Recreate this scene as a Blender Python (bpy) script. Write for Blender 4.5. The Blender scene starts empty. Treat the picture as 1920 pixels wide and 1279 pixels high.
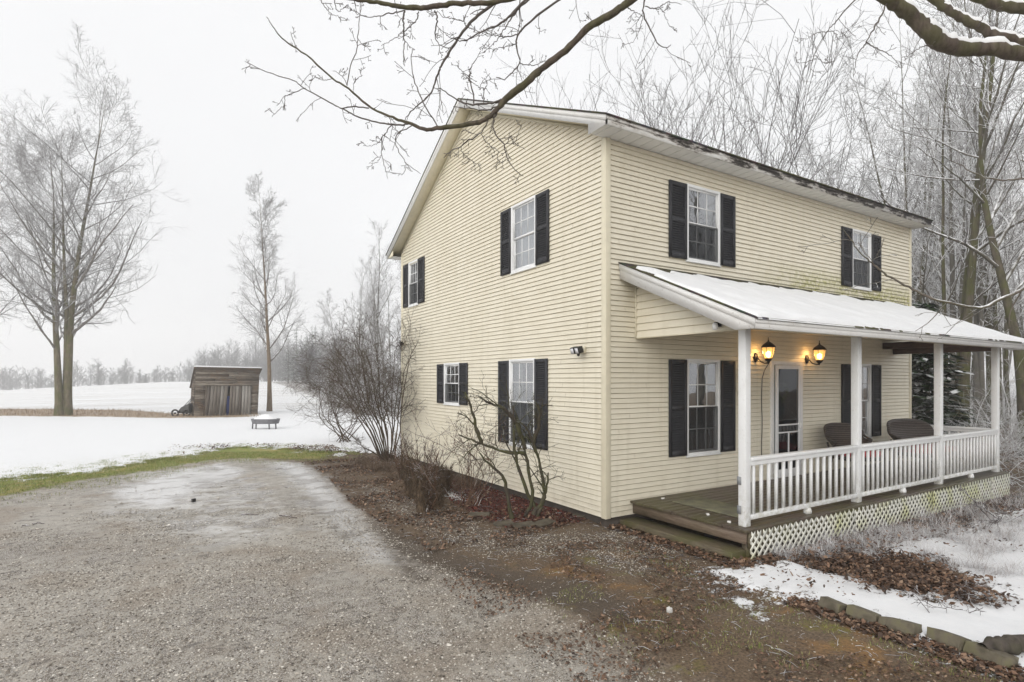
import bpy, math, random
import numpy as np
R = math.radians
rnd = random.Random(7)
S = bpy.context.scene
col = S.collection

# ------------------------------------------------------------------ camera
FPX, HY = 1054.42, 713.0
CAM = np.array([-5.4976, -6.2610, 2.0171])
FW = np.array([0.52709, 0.84981]); RT = np.array([0.84981, -0.52709])
cam = bpy.data.cameras.new('camera'); camo = bpy.data.objects.new('camera', cam); col.objects.link(camo)
camo.location = CAM; camo.rotation_euler = (R(90), 0, -math.atan2(FW[0], FW[1]))
cam.sensor_width = 36; cam.lens = FPX / 1920 * 36; cam.shift_y = (HY - 639.5) / 1920
cam.clip_start = 0.05; cam.clip_end = 3000
S.camera = camo
# ------------------------------------------------------------------ world, sun, exposure
w = bpy.data.worlds.new('World'); S.world = w; w.use_nodes = True
nt = w.node_tree; nt.nodes.clear(); nd = nt.nodes; lk = nt.links
sky = nd.new('ShaderNodeTexSky'); sky.sky_type = 'NISHITA'; sky.sun_disc = False
SUN_EL, SUN_AZ = 22, -122        # azimuth measured clockwise from +Y
sky.sun_elevation = R(SUN_EL); sky.sun_rotation = R(SUN_AZ); sky.air_density = 1; sky.dust_density = 4
bg1 = nd.new('ShaderNodeBackground'); bg1.inputs[1].default_value = 0.05
hs = nd.new('ShaderNodeHueSaturation'); hs.inputs['Saturation'].default_value = 0.15
lk.new(sky.outputs[0], hs.inputs['Color']); lk.new(hs.outputs[0], bg1.inputs[0])
# cloud deck: an overcast layer, a little brighter overhead
tc = nd.new('ShaderNodeTexCoord'); sx = nd.new('ShaderNodeSeparateXYZ'); lk.new(tc.outputs['Generated'], sx.inputs[0])
rp = nd.new('ShaderNodeValToRGB'); lk.new(sx.outputs[2], rp.inputs[0])
rp.color_ramp.elements[0].position = 0.0; rp.color_ramp.elements[0].color = (0.555, 0.555, 0.56, 1)
rp.color_ramp.elements[1].position = 0.95; rp.color_ramp.elements[1].color = (0.68, 0.68, 0.69, 1)
e = rp.color_ramp.elements.new(0.25); e.color = (0.60, 0.60, 0.605, 1)
e = rp.color_ramp.elements.new(0.5); e.color = (0.66, 0.66, 0.665, 1)
nz = nd.new('ShaderNodeTexNoise'); nz.inputs['Scale'].default_value = 2.2; nz.inputs['Detail'].default_value = 3
lk.new(tc.outputs['Generated'], nz.inputs['Vector'])
mr = nd.new('ShaderNodeMapRange'); mr.inputs['From Min'].default_value = 0.3; mr.inputs['From Max'].default_value = 0.7
mr.inputs['To Min'].default_value = 1.24; mr.inputs['To Max'].default_value = 1.34; lk.new(nz.outputs[0], mr.inputs[0])
bg2 = nd.new('ShaderNodeBackground'); lk.new(rp.outputs[0], bg2.inputs[0]); lk.new(mr.outputs[0], bg2.inputs[1])
ad = nd.new('ShaderNodeAddShader'); lk.new(bg1.outputs[0], ad.inputs[0]); lk.new(bg2.outputs[0], ad.inputs[1])
ow = nd.new('ShaderNodeOutputWorld'); lk.new(ad.outputs[0], ow.inputs[0])
sun = bpy.data.lights.new('sun', 'SUN'); sun.energy = 1.25; sun.angle = R(60); sun.color = (1, 0.96, 0.9)
suno = bpy.data.objects.new('sun', sun); col.objects.link(suno)
suno.rotation_euler = (R(90 - SUN_EL), 0, R(180 - SUN_AZ)); suno.location = (-20, -8, 40)
S.view_settings.view_transform = 'Standard'; S.view_settings.look = 'None'
S.view_settings.exposure = 0.0; S.view_settings.gamma = 1.0
S.cycles.volume_bounces = 4; S.cycles.max_bounces = 8; S.cycles.transparent_max_bounces = 24
S.cycles.use_adaptive_sampling = True; S.cycles.adaptive_threshold = 0.02

def at(px, d, z=None, py=None):
    """world point on the photo column px at depth d (metres along the view)"""
    p = CAM[:2] + FW * d + RT * d * (px - 960) / FPX
    if py is not None: z = CAM[2] - (py - HY) / FPX * d
    return np.array([p[0], p[1], 0 if z is None else z])
def G(px, py, z=-0.15):
    """ground point seen at photo pixel"""
    d = FPX * (CAM[2] - z) / (py - HY); return tuple(at(px, d)[:2])

# ------------------------------------------------------------------ materials
class M:
    def __init__(s, name, rough=0.6, spec=0.4, base=(0.5, 0.5, 0.5)):
        s.m = bpy.data.materials.new(name); s.m.use_nodes = True; s.nt = s.m.node_tree
        s.b = s.nt.nodes['Principled BSDF']; s.b.inputs['Roughness'].default_value = rough
        s.b.inputs['Specular IOR Level'].default_value = spec; s.b.inputs['Base Color'].default_value = (*base, 1)
        s.out = s.nt.nodes['Material Output']
    def n(s, t, **k):
        x = s.nt.nodes.new('ShaderNode' + t)
        for a, v in k.items(): setattr(x, a, v)
        return x
    def l(s, a, b): s.nt.links.new(a, b)
    def val(s, inp, v):
        if hasattr(v, 'is_output') or isinstance(v, bpy.types.NodeSocket): s.l(v, inp)
        elif isinstance(v, (tuple, list)) and len(v) == 3 and inp.type == 'RGBA': inp.default_value = (*v, 1)
        else: inp.default_value = v
    def coord(s, world=True, scale=(1, 1, 1), rot=(0, 0, 0)):
        if world: c = s.n('NewGeometry').outputs['Position']
        else: c = s.n('TexCoord').outputs['Object']
        mp = s.n('Mapping'); s.l(c, mp.inputs[0]); mp.inputs['Scale'].default_value = scale; mp.inputs['Rotation'].default_value = rot
        return mp.outputs[0]
    def noise(s, scale, detail=4, rough=0.55, c=None, world=True, sc=(1, 1, 1), dist=0):
        x = s.n('TexNoise'); x.inputs['Scale'].default_value = scale; x.inputs['Detail'].default_value = detail
        x.inputs['Roughness'].default_value = rough; x.inputs['Distortion'].default_value = dist
        s.l(c or s.coord(world, sc), x.inputs['Vector']); return x.outputs[0]
    def voro(s, scale, c=None, world=True, feat='F1', sc=(1, 1, 1), out='Color'):
        x = s.n('TexVoronoi'); x.feature = feat; x.inputs['Scale'].default_value = scale
        s.l(c or s.coord(world, sc), x.inputs['Vector']); return x.outputs[out]
    def math(s, op, a, b=0.5, c=None, clamp=False):
        x = s.n('Math', operation=op, use_clamp=clamp); s.val(x.inputs[0], a); s.val(x.inputs[1], b)
        if c is not None: s.val(x.inputs[2], c)
        return x.outputs[0]
    def rng(s, v, a, b, c=0., d=1., smooth=False):
        x = s.n('MapRange'); x.interpolation_type = 'SMOOTHSTEP' if smooth else 'LINEAR'
        s.val(x.inputs[0], v)
        for i, q in enumerate((a, b, c, d)): x.inputs[i + 1].default_value = q
        return x.outputs[0]
    def mix(s, f, a, b, mode='MIX'):
        x = s.n('Mix', data_type='RGBA', blend_type=mode); s.val(x.inputs[0], f); s.val(x.inputs[6], a); s.val(x.inputs[7], b)
        return x.outputs[2]
    def ramp(s, v, stops):
        x = s.n('ValToRGB'); s.l(v, x.inputs[0]); el = x.color_ramp.elements
        for i, (p, c) in enumerate(stops):
            q = el[i] if i < 2 else el.new(p)
            q.position = p; q.color = (*c, 1)
        return x.outputs[0]
    def attr(s, name, o='Fac'):
        x = s.n('Attribute', attribute_name=name); return x.outputs[o]
    def bump(s, h, strength=0.5, dist=0.01):
        x = s.n('Bump'); x.inputs['Strength'].default_value = strength; x.inputs['Distance'].default_value = dist
        s.l(h, x.inputs['Height']); s.l(x.outputs[0], s.b.inputs['Normal']); return x.outputs[0]
    def base(s, c): s.val(s.b.inputs['Base Color'], c)
    def nz(s):
        g = s.n('NewGeometry'); x = s.n('SeparateXYZ'); s.l(g.outputs['Normal'], x.inputs[0]); return x.outputs[2]
SNOW = (0.86, 0.87, 0.885)

def m_simple(name, c, rough=0.55, var=0.12, scale=6, bump=0.0, spec=0.4, metal=0):
    m = M(name, rough, spec); n = m.noise(scale, 5)
    m.base(m.mix(m.rng(n, 0.3, 0.7), tuple(x * (1 - var) for x in c), tuple(min(1, x * (1 + var)) for x in c)))
    if bump: m.bump(m.noise(scale * 6, 4), bump, 0.004)
    m.b.inputs['Metallic'].default_value = metal
    return m.m

def m_siding():
    m = M('vinyl_siding', 0.42, 0.4)
    a = m.noise(0.7, 4); b = m.noise(9, 5, sc=(0.25, 0.25, 2.0)); st = m.noise(3.0, 5, sc=(2.5, 2.5, 0.18))
    c = m.mix(m.rng(a, 0.3, 0.7), (0.735, 0.685, 0.555), (0.78, 0.735, 0.61))
    c = m.mix(m.rng(b, 0.42, 0.8, 0, 0.32), c, (0.52, 0.46, 0.32))
    c = m.mix(m.rng(st, 0.52, 0.80, 0, 0.42), c, (0.55, 0.50, 0.37))
    p = m.n('SeparateXYZ'); m.l(m.coord(), p.inputs[0]); X, Y, Z = p.outputs
    # algae growing just above the porch roof on the front wall
    f1 = m.math('MULTIPLY', m.rng(Y, 0.1, 0.0), m.rng(Z, 4.3, 3.85))
    f1 = m.math('MULTIPLY', f1, m.rng(Z, 3.60, 3.72))
    pat = m.rng(m.noise(1.1, 3, sc=(1, 1, 1.2)), 0.38, 0.50)
    fx = m.rng(X, 3.4, 5.4)
    f = m.math('MULTIPLY', m.math('MULTIPLY', f1, pat), fx)
    f = m.math('MULTIPLY', f, m.rng(m.noise(14, 5), 0.35, 0.6))
    c = m.mix(f, c, (0.34, 0.33, 0.06))
    # splash-back dirt low on the walls
    lo = m.math('MULTIPLY', m.rng(Z, 0.55, 0.0), m.rng(m.noise(5, 6), 0.4, 0.75))
    c = m.mix(m.math('MULTIPLY', lo, 0.28), c, (0.30, 0.25, 0.16))
    c = m.mix(m.rng(m.attr('rnd'), 1.5, 2.0), c, (0.44, 0.39, 0.29)); m.base(c); m.bump(m.noise(40, 3, sc=(0.2, 0.2, 1)), 0.08, 0.003)
    return m.m
def m_white(name='white_paint', dirt=0.25, tint=(0.80, 0.80, 0.79)):
    m = M(name, 0.45, 0.35)
    n = m.noise(7, 6); k = m.noise(30, 5)
    c = m.mix(m.rng(n, 0.45, 0.8, 0, dirt), tint, (0.52, 0.50, 0.44))
    c = m.mix(m.rng(k, 0.62, 0.70, 0, dirt * 1.6), c, (0.34, 0.31, 0.26))
    p = m.n('SeparateXYZ'); m.l(m.coord(), p.inputs[0])
    gm = m.math('MULTIPLY', m.math('MULTIPLY', m.rng(p.outputs[2], 0.75, 0.2), m.rng(p.outputs[2], -0.5, 0.1)), m.rng(m.noise(11, 6, 0.7), 0.42, 0.60))
    c = m.mix(m.math('MULTIPLY', gm, 0.55), c, (0.36, 0.34, 0.24))
    m.base(c); m.bump(k, 0.1, 0.002); return m.m
def m_fascia():
    m = M('weathered_fascia', 0.6, 0.3)
    p = m.n('SeparateXYZ'); m.l(m.coord(), p.inputs[0]); X, Y, Z = p.outputs
    n1 = m.noise(2.2, 6, 0.65, sc=(1, 1, 5)); n2 = m.noise(7, 6, 0.7, sc=(1, 1, 3)); n3 = m.noise(3.5, 3, sc=(1.2, 1, 2))
    front = m.rng(Y, -0.30, -0.33)
    run = m.rng(X, -0.2, 2.6, 0.0, 1.0)
    mil = m.math('ADD', m.math('MULTIPLY', n1, 0.62), m.math('MULTIPLY', n2, 0.38))
    top = m.rng(Z, 5.52, 5.74, -0.10, 0.09)
    mil = m.math('ADD', m.math('ADD', mil, top), m.math('MULTIPLY', run, 0.115))
    f = m.math('MULTIPLY', m.rng(mil, 0.535, 0.61), front)
    c = m.mix(m.rng(n3, 0.4, 0.7), (0.74, 0.74, 0.73), (0.60, 0.59, 0.56))
    c = m.mix(m.math('MULTIPLY', m.rng(mil, 0.49, 0.58), m.math('MULTIPLY', front, 0.6)), c, (0.36, 0.31, 0.26))
    c = m.mix(f, c, (0.045, 0.04, 0.036))
    m.base(c); return m.m
def m_shutter():
    m = M('charcoal_shutter', 0.55, 0.22); n = m.noise(12, 5)
    m.base(m.mix(n, (0.026, 0.027, 0.032), (0.052, 0.053, 0.059))); return m.m
def m_glass(name='window_glass', tint=(0.80, 0.83, 0.85), refl=0.30):
    m = M(name); m.nt.nodes.remove(m.b)
    g = m.n('BsdfGlossy'); g.inputs['Roughness'].default_value = 0.015; g.inputs['Color'].default_value = (0.95, 0.97, 1, 1)
    t = m.n('BsdfTransparent'); t.inputs['Color'].default_value = (*tint, 1)
    fr = m.n('Fresnel'); fr.inputs[0].default_value = 1.52
    nn = m.noise(1.6, 2); bp = m.n('Bump'); bp.inputs['Strength'].default_value = 0.10; bp.inputs['Distance'].default_value = 0.03
    m.l(nn, bp.inputs['Height']); m.l(bp.outputs[0], g.inputs['Normal'])
    f = m.math('ADD', fr.outputs[0], refl, clamp=True)
    x = m.n('MixShader'); m.l(f, x.inputs[0]); m.l(t.outputs[0], x.inputs[1]); m.l(g.outputs[0], x.inputs[2])
    m.l(x.outputs[0], m.out.inputs[0]); return m.m
def m_screen():
    m = M('insect_screen'); d = m.n('BsdfDiffuse'); d.inputs[0].default_value = (0.035, 0.037, 0.04, 1)
    t = m.n('BsdfTransparent'); x = m.n('MixShader'); x.inputs[0].default_value = 0.62
    m.l(t.outputs[0], x.inputs[1]); m.l(d.outputs[0], x.inputs[2]); m.l(x.outputs[0], m.out.inputs[0]); m.nt.nodes.remove(m.b); return m.m
def m_curtain(c=(0.62, 0.62, 0.60)):
    m = M('curtain', 0.9, 0.1); x = m.n('TexWave'); x.wave_type = 'BANDS'; x.bands_direction = 'DIAGONAL'; x.inputs['Scale'].default_value = 5.0
    x.inputs['Distortion'].default_value = 2; x.inputs['Detail'].default_value = 2
    m.l(m.coord(sc if False else True, (1, 1, 0.02)), x.inputs[0])
    m.base(m.mix(x.outputs[1], tuple(v * 0.72 for v in c), c)); return m.m
def m_shingle():
    m = M('asphalt_shingle', 0.9, 0.2)
    a = m.voro(9, sc=(1, 2.4, 1)); g = m.noise(120, 3); st = m.noise(1.5, 5)
    c = m.mix(g, (0.045, 0.04, 0.035), (0.10, 0.09, 0.08)); c = m.mix(0.35, c, a, 'OVERLAY')
    c = m.mix(m.rng(st, 0.45, 0.6, 0, 0.7), c, (0.10, 0.10, 0.035))
    m.base(c); m.bump(g, 0.5, 0.004); return m.m
def m_snow(name='snow', ripple=0.35):
    m = M(name, 0.55, 0.25); n = m.noise(6, 6); k = m.noise(60, 4)
    m.base(m.mix(m.rng(n, 0.3, 0.7), (0.80, 0.81, 0.82), (0.84, 0.845, 0.85)))
    h = m.math('ADD', n, m.math('MULTIPLY', k, 0.25)); m.bump(h, ripple, 0.03)
    m.b.inputs['Subsurface Weight'].default_value = 0.0; return m.m
def m_wood(name, a, b, moss=0.0, wet=0.45, axis=(1, 9, 9), worldc=True):
    m = M(name, wet, 0.4); g = m.noise(5, 6, 0.65, world=worldc, sc=axis, dist=0.4); bl = m.noise(2.0, 5, world=worldc)
    c = m.ramp(g, [(0.3, a), (0.7, b), (0.5, tuple((x + y) / 2 for x, y in zip(a, b)))])
    if moss: c = m.mix(m.math('MULTIPLY', m.rng(bl, 0.42, 0.62), moss), c, (0.085, 0.085, 0.025))
    m.base(c); m.bump(g, 0.35, 0.006); return m.m
def m_bark(name, a, b, frost, moss=0.0, scale=18, th=(0.35, 0.9), blob=9.0):
    """bark; snow lies on the faces that look up"""
    m = M(name, 0.85, 0.2)
    g = m.noise(scale, 5, 0.65, sc=(1, 1, 0.25), world=False); p = m.noise(blob, 4, world=False)
    c = m.mix(m.rng(g, 0.3, 0.7), a, b)
    if moss: c = m.mix(m.math('MULTIPLY', m.rng(p, 0.40, 0.6), moss), c, (0.085, 0.095, 0.028))
    nz = m.nz(); f = m.math('ADD', nz, m.rng(p, 0.3, 0.7, -0.55, 0.55))
    f = m.rng(f, th[0], th[1]); f = m.math('ADD', m.math('MULTIPLY', f, 1.0), frost, clamp=True)
    f = m.math('MULTIPLY', f, 0.95)
    m.base(m.mix(f, c, SNOW)); m.bump(g, 0.5, 0.01); return m.m
def m_rnd(name, stops, rough=0.6, spec=0.35, noise=0.0, nscale=60):
    """colour taken from a per-piece random attribute"""
    m = M(name, rough, spec); c = m.ramp(m.attr('rnd'), stops)
    if noise: c = m.mix(m.rng(m.noise(nscale, 3), 0.35, 0.7, 0, noise), c, tuple(v * 0.4 for v in stops[0][1]))
    m.base(c); return m.m

def m_ground():
    m = M('ground_cover', 0.8, 0.3)
    fine = m.noise(45, 6, 0.7); med = m.noise(7, 6, 0.6); big = m.noise(1.1, 5); huge = m.noise(0.35, 4)
    vg = m.voro(95); vg2 = m.voro(38, out='Distance'); vgc = m.voro(34)
    patch = m.noise(2.4, 5, 0.6)
    def thr(sd, nz, amp, wdt):
        v = m.math('ADD', sd, m.math('MULTIPLY', m.math('SUBTRACT', nz, 0.5), amp))
        return m.rng(v, -wdt, wdt)
    # damp soil with leaf crumbs, moss and ochre blotches
    soil = m.mix(m.rng(fine, 0.3, 0.7), (0.028, 0.019, 0.013), (0.22, 0.150, 0.092))
    soil = m.mix(m.rng(big, 0.35, 0.65, 0, 0.7), soil, m.mix(m.rng(fine, 0.35, 0.7), (0.070, 0.050, 0.034), (0.27, 0.205, 0.14)))
    mo = m.math('MULTIPLY', m.rng(patch, 0.58, 0.68), m.attr('yard'))
    soil = m.mix(m.math('MULTIPLY', mo, m.rng(m.noise(28, 4), 0.35, 0.6)), soil, (0.17, 0.155, 0.030))
    och = m.math('MULTIPLY', m.rng(m.noise(1.7, 4, 0.6, sc=(1, 1.3, 1)), 0.55, 0.68), m.attr('yard'))
    soil = m.mix(m.math('MULTIPLY', och, m.rng(fine, 0.35, 0.6, 0.3, 1)), soil, (0.26, 0.145, 0.055))
    # pale pea gravel scattered on soil
    peb = m.mix(m.rng(vg2, 0.15, 0.42), m.mix(0.6, vgc, (0.5, 0.46, 0.40), 'MIX'), (0.06, 0.048, 0.035))
    ptint = m.n('HueSaturation'); ptint.inputs['Saturation'].default_value = 0.12; ptint.inputs['Value'].default_value = 0.95; m.l(peb, ptint.inputs['Color'])
    soil = m.mix(m.math('MULTIPLY', thr(m.attr('pebble'), patch, 0.9, 0.10), m.rng(m.noise(22, 4), 0.45, 0.65, 0, 0.7)), soil, ptint.outputs[0])
    # wet gravel drive
    gv = m.n('HueSaturation'); gv.inputs['Saturation'].default_value = 0.10; m.l(vg, gv.inputs['Color'])
    gc = m.mix(m.rng(m.voro(95, out='Distance'), 0.2, 0.55), m.mix(0.55, gv.outputs[0], (0.60, 0.55, 0.475)), (0.13, 0.108, 0.084))
    near = m.math('MULTIPLY', gc, 1.0)
    smooth_ = m.mix(m.rng(fine, 0.3, 0.75), (0.33, 0.305, 0.265), (0.54, 0.505, 0.45))
    gravel = m.mix(m.rng(m.math('ADD', med, m.math('MULTIPLY', huge, 0.8)), 0.72, 1.05), gc, smooth_)
    gravel = m.mix(m.rng(big, 0.50, 0.64, 0, 0.55), gravel, m.mix(m.rng(fine, .3, .7), (0.13, 0.10, 0.073), (0.38, 0.31, 0.235)))
    gravel = m.mix(m.math('MULTIPLY', m.rng(m.noise(3.3, 6, 0.7, sc=(1, 2.2, 1)), 0.57, 0.66), 0.6), gravel, (0.06, 0.052, 0.045))
    fd = thr(m.attr('drive'), m.noise(1.6, 6, 0.65), 1.1, 0.22)
    c = m.mix(fd, soil, gravel)
    # silt washed smooth along wheel tracks, sky shine painted in pale; mud
    fs = thr(m.attr('silt'), med, 0.8, 0.30)
    fs = m.math('MULTIPLY', fs, m.rng(m.noise(2.0, 7, 0.75, sc=(1.0, 1.5, 1), dist=0.3), 0.42, 0.54))
    c = m.mix(m.math('MULTIPLY', fs, 0.85), c, m.mix(m.rng(m.noise(9, 6, .7), .35, .65), (0.44, 0.425, 0.40), (0.64, 0.63, 0.61)))
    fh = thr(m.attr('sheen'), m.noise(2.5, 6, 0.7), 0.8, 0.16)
    c = m.mix(m.math('MULTIPLY', fh, m.rng(m.noise(7, 6, .7), .3, .6, 0.55, 0.95)), c, (0.60, 0.595, 0.59))  # reflected sky on the wet track put into the colour
    fm = thr(m.attr('mud'), med, 0.9, 0.14)
    c = m.mix(m.math('MULTIPLY', fm, 0.92), c, m.mix(fine, (0.050, 0.038, 0.028), (0.135, 0.105, 0.078)))
    # red mulch
    c = m.mix(thr(m.attr('mulch'), m.noise(11, 5), 0.5, 0.06), c, m.mix(m.rng(m.noise(70, 4), 0.35, 0.65), (0.030, 0.013, 0.010), (0.13, 0.045, 0.033)))
    # grass
    gr = m.mix(m.rng(fine, 0.3, 0.7), (0.13, 0.165, 0.03), (0.29, 0.32, 0.085))
    gr = m.mix(m.rng(patch, 0.48, 0.62, 0, 0.85), gr, (0.36, 0.29, 0.11))
    c = m.mix(thr(m.attr('grass'), m.noise(3, 6, 0.7), 1.7, 0.14), c, gr)
    # leaves piled
    lf = m.mix(m.rng(m.noise(40, 5, 0.7), 0.35, 0.65), (0.03, 0.018, 0.013), (0.16, 0.085, 0.055))
    c = m.mix(thr(m.attr('litter'), m.noise(6, 6, 0.7), 1.0, 0.08), c, lf)
    # stubble of the open field
    st = m.noise(1.0, 6, 0.7, sc=(0.05, 1.4, 1)); st2 = m.noise(6, 5, 0.7, sc=(0.5, 1.0, 1))
    sf = m.math('ADD', m.math('MULTIPLY', st, 0.65), m.math('MULTIPLY', st2, 0.35))
    fieldf = m.rng(m.attr('field'), -0.3, 0.3)
    stub = m.math('MULTIPLY', m.math('MULTIPLY', m.rng(sf, 0.48, 0.60), fieldf), 0.62)
    # snow
    sn1 = thr(m.attr('snow'), m.math('ADD', m.math('MULTIPLY', m.noise(4.5, 6, 0.7, sc=(1, 1.7, 1)), 0.65), m.math('MULTIPLY', fine, 0.35)), 2.9, 0.04)
    sn2 = thr(m.attr('patchsnow'), m.math('ADD', m.math('MULTIPLY', m.noise(8, 6, 0.7), 0.7), m.math('MULTIPLY', fine, 0.3)), 1.1, 0.03)
    sn = m.math('MAXIMUM', sn1, sn2)
    specks = m.math('MULTIPLY', m.rng(m.noise(13, 6, 0.75), 0.66, 0.71), m.rng(big, 0.42, 0.58))
    sc = m.mix(m.rng(m.noise(9, 5), 0.3, 0.7), (0.80, 0.81, 0.82), (0.84, 0.845, 0.85))
    sc = m.mix(m.math('MULTIPLY', specks, 0.6), sc, (0.28, 0.24, 0.18))
    sc = m.mix(stub, sc, (0.34, 0.30, 0.23))
    c = m.mix(sn, c, sc)
    strip = m.math('MULTIPLY', thr(m.attr('dry'), m.noise(3, 5, 0.7, sc=(0.4, 1, 1)), 1.0, 0.15), 0.85)
    c = m.mix(strip, c, m.mix(m.rng(fine, 0.35, 0.65), (0.22, 0.14, 0.07), (0.40, 0.28, 0.16)))
    fl = m.math('MULTIPLY', thr(m.attr('woods'), m.noise(4, 6, 0.7), 1.4, 0.25), m.rng(m.noise(5.5, 6, 0.72), 0.44, 0.54))
    c = m.mix(fl, c, m.mix(fine, (0.055, 0.038, 0.028), (0.17, 0.12, 0.085)))
    m.base(c)
    # wetness: silt and drive shine, snow and leaves do not
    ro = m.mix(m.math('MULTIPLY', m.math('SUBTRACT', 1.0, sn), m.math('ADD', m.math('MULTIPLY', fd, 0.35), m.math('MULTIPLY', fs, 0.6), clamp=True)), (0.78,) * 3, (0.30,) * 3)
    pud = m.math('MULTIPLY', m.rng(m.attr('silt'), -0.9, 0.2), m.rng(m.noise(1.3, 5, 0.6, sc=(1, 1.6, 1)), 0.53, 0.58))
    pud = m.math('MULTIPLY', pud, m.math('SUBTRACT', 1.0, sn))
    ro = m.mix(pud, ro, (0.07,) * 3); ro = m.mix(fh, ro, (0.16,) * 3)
    c = m.mix(m.math('MULTIPLY', pud, 0.75), c, (0.24, 0.22, 0.195)); m.base(c)
    m.l(ro, m.b.inputs['Roughness'])
    h = m.math('ADD', m.math('MULTIPLY', fine, 0.5), m.math('MULTIPLY', m.math('SUBTRACT', 1.0, vg2), 0.6))
    h = m.math('MULTIPLY', h, m.math('SUBTRACT', 1.0, m.math('MULTIPLY', m.math('MAXIMUM', m.math('MAXIMUM', sn, pud), m.math('MAXIMUM', fh, m.math('MULTIPLY', fs, 0.75))), 0.93)))
    h = m.math('ADD', h, m.math('MULTIPLY', sn, 1.2)); h = m.math('ADD', h, m.math('MULTIPLY', m.math('MULTIPLY', med, 0.5), m.math('SUBTRACT', 1.0, pud)))
    m.bump(h, 0.75, 0.018)
    return m.m

MS = m_siding(); MW = m_white(); MT = m_simple('cream_trim', (0.71, 0.66, 0.51), 0.4, 0.05)
MF = m_fascia(); MSH = m_shutter(); MG = m_glass(); MSC = m_screen(); MC = m_curtain(); MSHI = m_shingle(); MSN = m_snow()
MSOF = m_simple('soffit_vinyl', (0.74, 0.74, 0.72), 0.5, 0.05, 8)
MSOFC = m_simple('cream_soffit', (0.68, 0.63, 0.48), 0.5, 0.06, 8)
MFND = m_simple('foundation_block', (0.06, 0.050, 0.042), 0.9, 0.25, 8, 0.5)  # block colour darkened to stand for the shaded gap below the siding
MBLK = m_simple('black_metal', (0.018, 0.017, 0.016), 0.4, 0.2, 30)
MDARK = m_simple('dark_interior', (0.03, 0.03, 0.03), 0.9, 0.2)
MMUN = m_simple('muntin_white', (0.80, 0.81, 0.81), 0.4, 0.04)
MBR = m_wood('deck_board', (0.045, 0.032, 0.025), (0.13, 0.10, 0.078), 0.55, 0.35, (2, 14, 6))
MBR2 = m_wood('step_timber', (0.07, 0.055, 0.035), (0.17, 0.14, 0.09), 0.85, 0.5, (8, 1.5, 8))
MBEAM = m_wood('bare_beam', (0.045, 0.025, 0.018), (0.13, 0.08, 0.06), 0.0, 0.7, (8, 1.2, 8))
MRISE = m_wood('riser_board', (0.11, 0.075, 0.05), (0.26, 0.20, 0.15), 0.15, 0.6, (8, 1.2, 10))

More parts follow.
